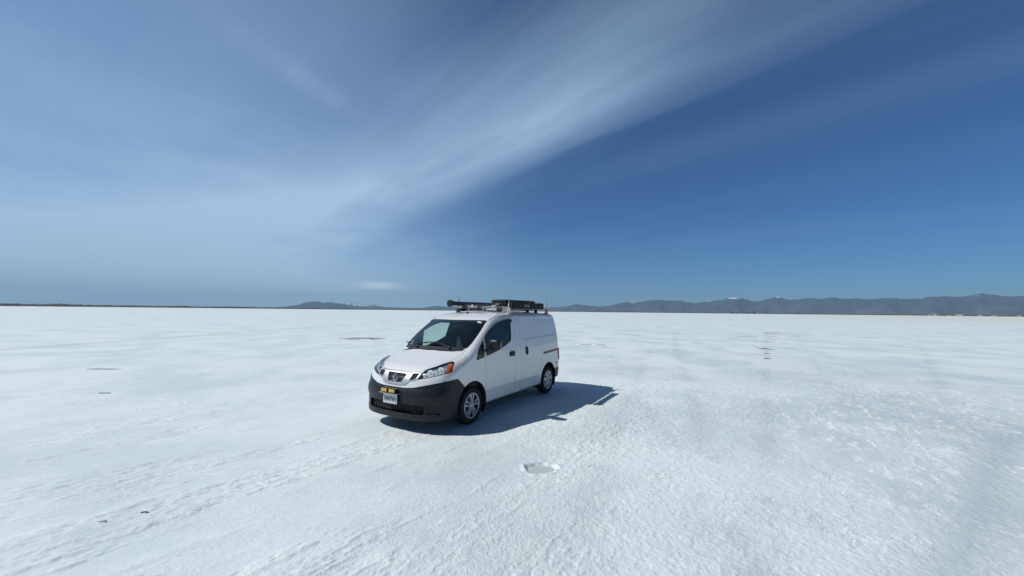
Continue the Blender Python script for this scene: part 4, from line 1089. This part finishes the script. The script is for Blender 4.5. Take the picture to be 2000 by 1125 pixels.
def rock(name, rock_c, foot_c, snow_from, snow_amt):
    m = bpy.data.materials.new(name); m.use_nodes = True; t = m.node_tree; B = t.nodes['Principled BSDF']; B.inputs['Roughness'].default_value = .95; B.inputs['Specular IOR Level'].default_value = .1
    co = t.nodes.new('ShaderNodeTexCoord').outputs['Object']; sp = t.nodes.new('ShaderNodeSeparateXYZ'); t.links.new(co, sp.inputs[0]); z = X(t, sp.outputs[2])
    n = noise(t, co, .0016, 8, .62); nb = noise(t, co, .0006, 6, .6)
    c_ = mixc(t, (z/650.).ss(0, 1), foot_c, rock_c); c_ = mixc(t, n.ss(.35, .7), c_, tuple(k*.55 for k in rock_c))
    sn = (z+(nb-.5)*900).ss(snow_from, snow_from+160)*n.ss(.44, .52)*snow_amt
    c_ = mixc(t, sn, c_, (.8, .82, .85)); t.links.new(c_, B.inputs['Base Color']); return m
PR = [(2.5, .30), (4.57, .538), (5.69, .549), (7.56, .716), (9.41, 1.031), (11.25, .822), (12.34, .72), (14.13, .917), (16.39, 1.44), (17.29, 1.299), (19.35, 1.663), (22.33, 1.664), (23.61, 1.628), (24.87, 1.386), (26.41, 1.521), (27.92, 1.72), (28.8, 1.948), (29.67, 1.975), (30.8, 1.901), (31.79, 1.539), (32.98, 1.565), (34.57, 2.025), (35.83, 1.641), (37.3, 1.87), (38.95, 1.939), (40.3, 1.804), (41.38, 1.875), (42.43, 1.663), (43.25, 1.68), (43.73, 1.783), (44.04, 1.642), (45.2, 1.734), (45.94, 1.696), (46.67, 1.788), (48.24, 1.962), (48.74, 1.876), (49.55, 1.809), (50.6, 2.124), (51.4, 1.959), (51.83, 1.76), (52.69, 1.856), (54, 1.9), (57, 1.8), (62, 1.5), (68, 1.1)]
PL = [(-33, .10), (-31.83, .16), (-30.16, .287), (-29.02, .502), (-27.6, .93), (-27.15, .972), (-25.44, .903), (-24.5, .783), (-21.61, .517), (-18.94, .413), (-16.19, .36), (-13, .34), (-10.5, .60), (-8.8, .55), (-6, .40), (-2, .35), (2, .42), (5, .45)]
PL2 = [(-25.5, .3), (-24.6, .80), (-23.6, .86), (-22.2, .92), (-21.0, .80), (-20.2, .86), (-18.6, .55), (-17, .3)]
MR = rock('mountain_rock', MTN1, MTN2, 1040, 1.)
mountain('mountains', PR, 32000, 9000, MR, seed=3, na=520)
mountain('hills', PL, 38000, 6000, rock('hill_rock', MTN1, MTN1, 9000, 0.), seed=8, na=300)
mountain('snowy_hills', PL2, 45500, 5000, rock('snowy_rock', (.2, .2, .22), (.2, .2, .22), 200, .9), seed=5, na=120)
# low dark shore: scrub bank along the edge of the flat
SH = bpy.data.materials.new('shore_scrub'); SH.use_nodes = True; t = SH.node_tree; B = t.nodes['Principled BSDF']; B.inputs['Roughness'].default_value = .95
co = t.nodes.new('ShaderNodeTexCoord').outputs['Object']; t.links.new(mixc(t, noise(t, co, .02, 6, .6).ss(.35, .65), (.035, .038, .035), (.085, .078, .065)), B.inputs['Base Color'])
def shore(name, a0, a1, D, h0, h1, seed, n=1400):
    rg = np.random.default_rng(seed); azs = np.linspace(a0, a1, n); V = []; F = []
    def n1d(k): return np.interp(np.linspace(0, k-1, n), np.arange(k), rg.random(k))
    hh = (np.linspace(h0, h1, n))*(.55+.35*n1d(n//40)+.25*n1d(n//8)+.3*n1d(n//2)**3)
    for dd, f in ((0, -.1), (25, .7), (60, 1.), (140, .8), (400, .1), (420, -.1)):
        for i_ in range(n):
            a = math.radians(azs[i_]); V.append(((D+dd)*math.sin(a), (D+dd)*math.cos(a), hh[i_]*f if f > 0 else -1))
    F = [[k*n+i_, k*n+i_+1, (k+1)*n+i_+1, (k+1)*n+i_] for k in range(5) for i_ in range(n-1)]
    o = new(name, V, F, SH, recalc=False, angle=60)
    if o.data.polygons[n].normal.z < 0: o.data.flip_normals()
    tag(o, kind='structure'); return o
shore('shore', -66, -22, 3600, 21, 9, 1)
shore('shore', -22, 8, 4200, 8, 7, 2)
shore('shore', 8, 66, 4500, 8, 9.5, 3)
LEAF = mat('dark_foliage', (.030, .036, .030), .9)
BARK = mat('bark', (.05, .04, .03), .9)
def tree(az, D, h, w, label, seed, group):
    rg = random.Random(seed); a = math.radians(az); r = empty('tree', (D*math.sin(a), D*math.cos(a), 0)); tag(r, label, 'tree', group)
    m_ = MB(); m_.tube([(0, 0, -.5), (.1, 0, h*.35), (.2, .1, h*.7)], [.35, .25, .1], 7)
    for k in range(5): q = rg.random()*6.28; m_.tube([(.1, 0, h*.35), (math.cos(q)*w*.3, math.sin(q)*w*.3, h*.65)], [.15, .05], 5)
    m_.build('trunk', BARK, r)
    V = []; F = []
    cl = [(rg.gauss(0, w*.22), rg.gauss(0, w*.22), h*rg.uniform(.35, .85), w*rg.uniform(.14, .26)) for _ in range(12)]
    for k in range(700):
        c_ = rg.choice(cl); p = Vector((rg.gauss(0, 1), rg.gauss(0, 1), rg.gauss(0, .8))).normalized()*c_[3]*rg.random()**.4+Vector(c_[:3])
        e1 = Vector((rg.gauss(0, 1), rg.gauss(0, 1), rg.gauss(0, 1))).normalized()*.38; e2 = e1.orthogonal().normalized()*.3
        n_ = len(V); V += [p-e1, p+e2, p+e1, p-e2]; F.append([n_, n_+1, n_+2, n_+3])
    new('crown', V, F, LEAF, r, recalc=False, smooth=False); return r
for k, (px_, h, w, lb) in enumerate([(1429.5, 6.5, 13, 'leftmost far dark tree of the pair on the right shore'), (1438.5, 6.5, 10, 'right one of the far dark pair on the right shore'), (1458, 6, 12, 'low wide dark tree on the right shore, left of the tall one'), (1464, 6.5, 8, 'low dark tree touching the left side of the tall one'), (1473, 13, 9, 'tallest dark tree on the right shore')]):
    az = math.degrees(math.atan2((px_-1000)/755.5, 1)); tree(az, 1900, h, w, lb, 100+k, 'far dark trees on the right shore')
for k, (px_, h, w, lb) in enumerate([(1160, 7, 26, 'left clump of scrub trees on the shore right of the van'), (1190, 6, 16, 'small middle scrub tree on the shore right of the van'), (1208, 7, 18, 'large scrub tree on the shore right of the van'), (1222, 6, 22, 'right end scrub tree on the shore right of the van')]):
    az = math.degrees(math.atan2((px_-1000)/755.5, 1)); tree(az, 3400, h+4, w, lb, 200+k, 'scrub trees on the shore right of the van')
WALLM = mat('shed_wall', (.28, .27, .25), .8, vary=.2, vscale=.2); ROOFM = mat('pale_roof', (.48, .47, .45), .6, vary=.15, vscale=.2); WIND_M = mat('shed_window', (.03, .035, .04), .2)
def shed(px_, D, L, dp, h, label):
    az = math.degrees(math.atan2((px_-1000)/755.5, 1)); a = math.radians(az)
    r = empty('farm_building', (D*math.sin(a), D*math.cos(a), -.3), -a); tag(r, label, 'building', 'farm buildings on the far right shore')
    m_ = MB(); m_.box((-L/2, -dp/2, 0), (L/2, dp/2, h*.6)); m_.add([(-L/2, -dp/2, h*.6), (-L/2, dp/2, h*.6), (-L/2, 0, h), (L/2, -dp/2, h*.6), (L/2, dp/2, h*.6), (L/2, 0, h)], [[0, 1, 2], [3, 5, 4]]); m_.build('wall', WALLM, r, smooth=False)
    m_ = MB(); e = .8
    for sg in (-1, 1):
        y1, z1 = sg*(dp/2+e), h*.6-e*.3
        m_.add([(-L/2-e, 0, h+.1), (L/2+e, 0, h+.1), (L/2+e, y1, z1+.1), (-L/2-e, y1, z1+.1), (-L/2-e, 0, h+.5), (L/2+e, 0, h+.5), (L/2+e, y1, z1+.5), (-L/2-e, y1, z1+.5)], [[0, 1, 2, 3], [4, 7, 6, 5], [0, 4, 5, 1], [1, 5, 6, 2], [2, 6, 7, 3], [3, 7, 4, 0]])
    m_.build('roof', ROOFM, r, smooth=False)
    for k in range(max(2, int(L/9))):
        x_ = -L/2+L*(k+.5)/max(2, int(L/9)); m_ = MB(); m_.box((x_-1.2, -dp/2-.08, h*.2), (x_+1.2, -dp/2+.05, h*.42), .02); m_.build('window', WIND_M, r, smooth=False)
for px_, L, h, lb in [(1814.5, 26, 9, 'small pale shed at the left end of the farm row'), (1824.5, 30, 13, 'pale gabled barn beside the left shed'), (1852, 22, 8, 'dim low building in the middle of the farm row'), (1872.5, 58, 13, 'longest pale building of the farm row'), (1913, 34, 9, 'low grey building right of the longest one'), (1940, 34, 9, 'pale shed right of the low grey building'), (1989, 24, 9, 'rightmost pale shed at the edge of the view')]:
    shed(px_, 4250, L*.62, 12, h*.72, lb)

# ------------------------------------------------------------------ haze
if HAZE:
    hm = bpy.data.materials.new('haze'); hm.use_nodes = True; t = hm.node_tree; t.nodes.clear()
    pv = t.nodes.new('ShaderNodeVolumePrincipled'); pv.inputs['Color'].default_value = (*HAZEC, 1); pv.inputs['Density'].default_value = HAZE; pv.inputs['Anisotropy'].default_value = 0.0
    o_ = t.nodes.new('ShaderNodeOutputMaterial'); t.links.new(pv.outputs[0], o_.inputs['Volume'])
    m_ = MB(); m_.box((-54000, -54000, -12), (54000, 54000, 1900)); hz_ = m_.build('haze', hm, smooth=False); tag(hz_, kind='stuff')
